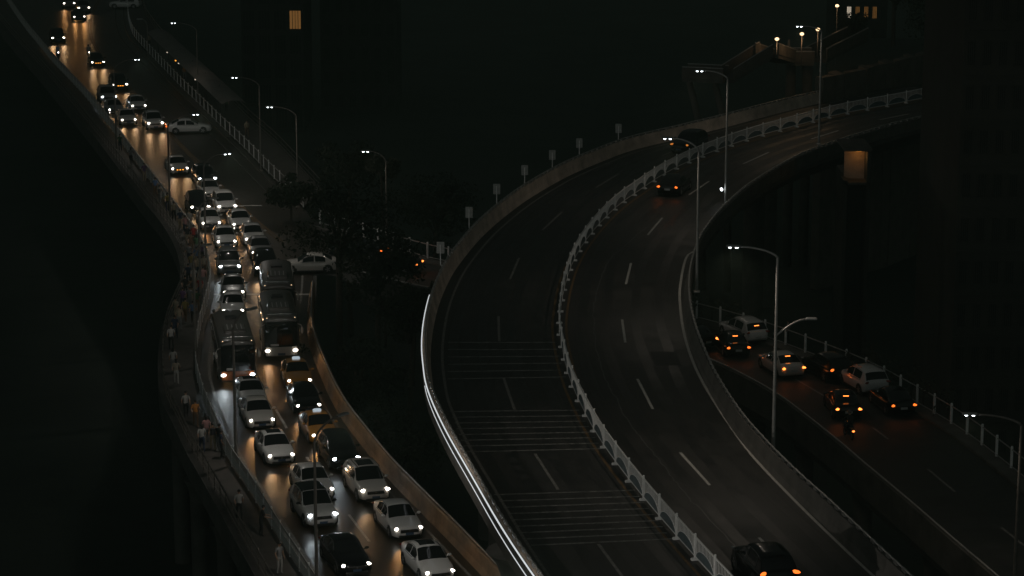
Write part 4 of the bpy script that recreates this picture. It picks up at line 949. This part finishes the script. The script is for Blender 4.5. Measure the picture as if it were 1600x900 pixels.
# climbing plants on the railings of the cross road
for k, (x0, x1, lab) in enumerate(((1095, 1165, 'leafy creeper on the railing next to the viaduct, lit amber'), (1290, 1420, 'dry creeper arching over the railing behind the black off-roader'))):
    seg = [q for q in far if min(P(x0, 500).x, P(x1, 560).x) < q[0] < P(x1, 560).x and q[1] > 100]
    t = thing('climbing_plant', lab, 'plant', tuple(seg[0])); c = MB(); st = MB(); o0 = np.array(seg[0]); rg = np.random.default_rng(k)
    for q in seg[::1]:
        for _ in range(2):
            p0 = np.array(q) - o0 + np.array([rg.normal(0, .3), .55 + rg.normal(0, .2), .1]); a = rg.uniform(0, 6.28); hgt = rg.uniform(1.0, 2.0)
            pts = [p0, p0 + np.array([.1 * math.cos(a), .1 * math.sin(a), hgt * .7]), p0 + np.array([.45 * math.cos(a), .45 * math.sin(a), hgt]), p0 + np.array([.85 * math.cos(a), .85 * math.sin(a), hgt * .85])]
            st.tube(pts, [.02, .016, .012, .006], 4)
            for _ in range(26):
                u = rg.uniform(.6, 3); i = int(u); q2 = pts[min(i, 2)] + (pts[min(i + 1, 3)] - pts[min(i, 2)]) * (u - i) + rg.normal(0, .10, 3)
                d = rg.normal(size=3); d /= np.linalg.norm(d); w = np.cross(d, rg.normal(size=3)); w /= np.linalg.norm(w); s = .13
                c.add([q2 - d * s, q2 + w * s * .4, q2 + d * s, q2 - w * s * .4], [(0, 1, 2, 3)])
    st.build('stem', M['bark'], t); me = bpy.data.meshes.new('foliage'); me.from_pydata(c.v, [], c.f); me.materials.append(M['leaf2']); link('foliage', me, t)

# ------------------------------------------------------------------ canopy along the upper walkway
A, B = P(246, 50, 3.0), P(366, 162, 3.0); v = (B - A); L = v.length; a = math.atan2(v.y, v.x)
t = thing('canopy_shelter', 'long pale curved canopy roof beside the upper walkway', 'canopy', (A.x, A.y, 0), a)
N = 18; ws_ = np.linspace(-1.25, 1.25, 9); seg = L / N
def rz_(y): return 3.0 + .35 * (1 - (y / 1.25) ** 2)
b = MB(); b.grid([[(x, y, rz_(y)) for y in ws_] for x in (.02, seg - .02)], flip=True); b.grid([[(x, y, rz_(y) - .05) for y in ws_] for x in (.02, seg - .02)]); pm = b.mesh('roof_panel', M['canopy'], True)
b = MB(); b.tube([(0, 0, .1), (0, 0, 3.5)], .06, 8); b.tube([(0, y, rz_(y) - .10) for y in ws_], .04, 6); bm2 = b.mesh('post', M['pole_dark'], True)
for i in range(N):
    link('roof_panel', pm, t, (i * seg, 0, 0))
    if i % 3 == 0: link('post', bm2, t, (i * seg + .1, 0, 0))
b = MB(); b.cbox((L / 2, .2, -.1), (L + 4, 3.4, .36), .05); b.build('platform', M['pave'], t)
for i, (x, col) in enumerate(((L * .30, 'win_white'), (L * .42, 'amber'), (L * .46, 'win_white'), (L * .68, 'win_white'))):
    b = MB(); b.cbox((x, -1.2, 2.85), (.30, .12, .08), .02); b.build('lamp', M[col], t)

# ------------------------------------------------------------------ buildings
def building(x0, x1, ydist, ztop, depth, label, wallm, lit=(), cols=6, fl=3.2, zbot=-12.0, yaw=0.0, wf=.5):
    s = F / (ydist * math.cos(TH) + HC * math.sin(TH)); X0, X1 = (x0 - 800) / s, (x1 - 800) / s; W = X1 - X0
    t = thing('apartment_building', label, 'building', ((X0 + X1) / 2, ydist, zbot), yaw); H = ztop - zbot
    b = MB(); b.box((0, depth / 2, H / 2), (W, depth, H)); b.build('wall', wallm, t)
    b = MB(); b.box((0, depth / 2, H + .3), (W + .5, depth + .5, .6)); b.build('roof', M['concrete_dark'], t)
    nf = int(H / fl); cw = W / cols
    wm = MB(); wm.box((0, -.03, 0), (cw * wf, .06, fl * wf)); wmesh = wm.mesh('window', M['pane'])
    fm = MB()
    for sx in (-1, 1): fm.box((sx * cw * wf * .52, -.05, 0), (.08, .10, fl * wf * 1.06))
    for sx in (-.25, .25): fm.box((sx * cw * wf, -.05, 0), (.07, .10, fl * wf))
    fm.box((0, -.05, 0), (.06, .10, fl * wf)); fm.box((0, -.06, -fl * wf * .54), (cw * wf * 1.12, .14, .10)); fm.box((0, -.05, fl * wf * .54), (cw * wf * 1.12, .10, .08)); fmesh = fm.mesh('frame', wallm)
    for f in range(nf):
        b = MB(); b.box((0, -.06, f * fl + .1), (W, .12, .16)); b.build('ledge', wallm, t)
        for c in range(cols):
            o = link('window', wmesh, t, (-W / 2 + (c + .5) * cw, 0, f * fl + fl * .55)); link('frame', fmesh, o)
            if (c, f) in lit: o.material_slots[0].link = 'OBJECT'; o.material_slots[0].material = M[lit[(c, f)]]
    return t
building(377, 474, 335, 16, 14, 'dark block at the top with one amber-lit window near its right edge', M['wall_dark'], {(3, 4): 'win_warm'}, cols=4, wf=.72)
building(500, 620, 350, 18, 14, 'unlit dark block at the top, right of the amber-lit window block', M['wall_dark'], cols=6)
building(1490, 1660, 186, 40, 18, 'faint brown block at the right edge behind the lower road', M['wall_brown'], cols=7)
building(1305, 1385, 330, 12, 10, 'small building at the top right with warm lit windows', M['wall_dark'], {(2, 5): 'win_warm', (3, 5): 'win_warm', (4, 5): 'win_warm', (1, 5): 'win_white'}, cols=6, fl=2.9)
building(1575, 1680, 315, 16, 10, 'block at the top right corner with an orange lit sill', M['wall_dark'], {(0, 6): 'win_warm'}, cols=4)

# ------------------------------------------------------------------ footbridge at the upper right
ZF = 8.6
t = thing('footbridge', 'dim concrete footbridge with landing and sloping ramp behind the viaduct', 'footbridge')
path = [P(1070, 119, ZF), P(1136, 122, ZF), P(1197, 84, ZF + 2.0), P(1228, 94, ZF), P(1270, 94, ZF), P(1308, 72, ZF), P(1340, 58, ZF)]
pts = spline([path[i] for i in (3, 4, 5, 6)], .8)
def deck(pts, w, name_):
    b = MB(); b.sweep(pts, [(-w, -.35), (w, -.35), (w, 0), (-w, 0)]); b.build('deck', M['concrete_dark'], t)
    for s in (-1, 1):
        b = MB(); b.sweep(pts, [(s * w - .05, 0), (s * w + .05, 0), (s * w + .05, .95), (s * w - .05, .95)]); b.build('side_wall', M['foot'], t)
        b = MB(); b.tube([Vector(q) + Vector((normals(pts)[i][0] * s * w, normals(pts)[i][1] * s * w, 1.03)) for i, q in enumerate(pts)], .05, 6); b.build('handrail', M['rail'], t)
deck(np.array([path[3] + (path[4] - path[3]) * u for u in np.linspace(0, 1, 4)]), 1.3, 'a')
deck(np.array([path[4] + (path[6] - path[4]) * u for u in np.linspace(.06, 1, 8)]), 1.1, 'b')
deck(np.array([path[1] + (path[2] - path[1]) * u for u in np.linspace(0, 1, 10)]), 1.1, 'c')
deck(np.array([path[2] + (path[3] - path[2]) * u for u in np.linspace(.03, .97, 6)]), 1.1, 'd')
deck(np.array([path[0] + (path[1] - path[0]) * u for u in np.linspace(0, .97, 4)]), 1.1, 'e')
for x, y in ((1076, 122), (1116, 124)):
    a = P(x, y, ZF - .3); b = MB(); b.tube([a, a + Vector((1.3, -1.5, -5.6)), a + Vector((1.4, -1.6, -20))], [.30, .36, .42], 8); b.build('leg', M['foot'], t, True)
for x in (1236, 1262):
    a = P(x, 98, ZF - .3); b = MB(); b.tube([a, a + Vector((0, 0, -21))], .5, 10); b.build('column', M['concrete_dark'], t, True)
def globe(px, py, z, lab, pw=40, base=None):
    p = P(px, py, z); h = z - (base if base is not None else ZF); t = thing('globe_lamp', lab, 'lamp', (p.x, p.y, z - h))
    b = MB(); b.tube([(0, 0, -.2), (0, 0, h - .15)], .04, 8); b.build('post', M['pole_dark'], t, True)
    b = MB(); b.ell((0, 0, h), (.20, .20, .15), 12, 8); g_ = b.build('globe', M['globe'], t, True)
    l = bpy.data.lights.new('lamp_light', 'POINT'); l.energy = pw; l.color = (1, .6, .3); l.shadow_soft_size = .25; o = bpy.data.objects.new('lamp_light', l); C.objects.link(o); o.parent = g_; o.location = (0, -.5, h - .3)
globe(1214, 61, ZF + 3.2, 'left warm globe lamp over the footbridge landing', 50)
globe(1253, 53, ZF + 3.6, 'middle warm globe lamp over the footbridge', 50)
globe(1278, 46, ZF + 3.6, 'right warm globe lamp beside the farthest viaduct lamp post', 40)
globe(1308, 9, ZF + 3.2, 'highest warm globe lamp near the lit windows', 20, base=ZF - 20)
b = MB(); p = P(1232, 92, ZF); b.tube([p, p + Vector((0, 0, 1.9))], .12, 8); o = b.build('bollard_post', M['concrete_brown'], None, True); tag(o, 'stubby pale post lit warm on the footbridge landing', 'post')
# hillside retaining wall and terrace
t = thing('retaining_wall', 'rough hillside retaining wall behind the far end of the viaduct', 'wall')
w0, w1 = P(1285, 160, 6), P(1440, 118, 6); R0 = np.array([w0 + (w1 - w0) * u for u in np.linspace(0, 1, 14)]); R0[:, :2] += rng.normal(0, .25, (14, 2))
for i in range(13):
    b = MB(); q = R0[i:i + 2].copy(); q[1] += (q[0] - q[1]) * .02; b.sweep(q, [(0, -18), (0, 2.4 + .3 * math.sin(i * 2.1)), (-.9, 2.4), (-.9, -18)]); b.build('wall_panel', M['foot'], t)
tr_ = MB(); tr_.poly([tuple(P(1285, 150, 5.5)), tuple(P(1500, 190, 5.5)), tuple(P(1640, 150, 5.5)), tuple(P(1640, 60, 5.5)), tuple(P(1300, 60, 5.5))]); o = tr_.build('hillside', M['ground']); tag(o, kind='structure')
# service building with an amber-lit wall below the viaduct
Yb = 204.0; s = F / (Yb * math.cos(TH) + HC * math.sin(TH) - 7 * math.sin(TH)); X0, X1 = (1319 - 800) / s, (1361 - 800) / s
t = thing('service_building', 'small concrete building with amber-lit wall beside the viaduct', 'building', ((X0 + X1) / 2, Yb, -12)); W = X1 - X0
b = MB(); b.box((0, 3.3, 9.2), (W, 3, 18.4)); b.box((-W / 2 + .15, .9, 9), (.3, 1.8, 18)); b.box((W / 2 - .15, .9, 10), (.3, 1.8, 20.6)); b.build('wall', M['wall_dark'], t)
b = MB(); b.box((0, 1.76, 19.1), (W * .8, .06, 2.5)); b.build('lit_wall_panel', M['concrete_brown'], t)  # pale only where the lamp shines; walls around it coloured dark as shade
b = MB(); b.box((0, 2.3, 20.45), (W + .1, 5.0, .16)); b.build('roof', M['concrete_dark'], t)
b = MB(); b.box((0, .9, 17.75), (W, 1.8, .2)); b.build('floor_slab', M['concrete_dark'], t)
b = MB(); b.cbox((W * .1, 1.2, 20.2), (.5, .2, .12), .03); o = b.build('wall_lamp', M['amber'], t)
l = bpy.data.lights.new('lamp_light', 'POINT'); l.energy = 9; l.color = (1, .45, .12); l.shadow_soft_size = .1; q = bpy.data.objects.new('lamp_light', l); C.objects.link(q); q.parent = o; q.location = (W * .1, .9, 19.8)

# ------------------------------------------------------------------ thin scattering volume added to lift the dark areas
hm = bpy.data.materials.new('lift_haze_volume'); hm.use_nodes = True; hn = hm.node_tree; hn.nodes.clear()
ho = hn.nodes.new('ShaderNodeOutputMaterial'); hv = hn.nodes.new('ShaderNodeVolumePrincipled'); hn.links.new(hv.outputs[0], ho.inputs['Volume'])
hv.inputs['Color'].default_value = (.72, 1.0, .80, 1); hv.inputs['Density'].default_value = LIFT_HAZE
hb = MB(); hb.box((0, 560, 19), (1000, 1140, 64)); hz = hb.build('lift_haze', hm); tag(hz, kind='stuff')
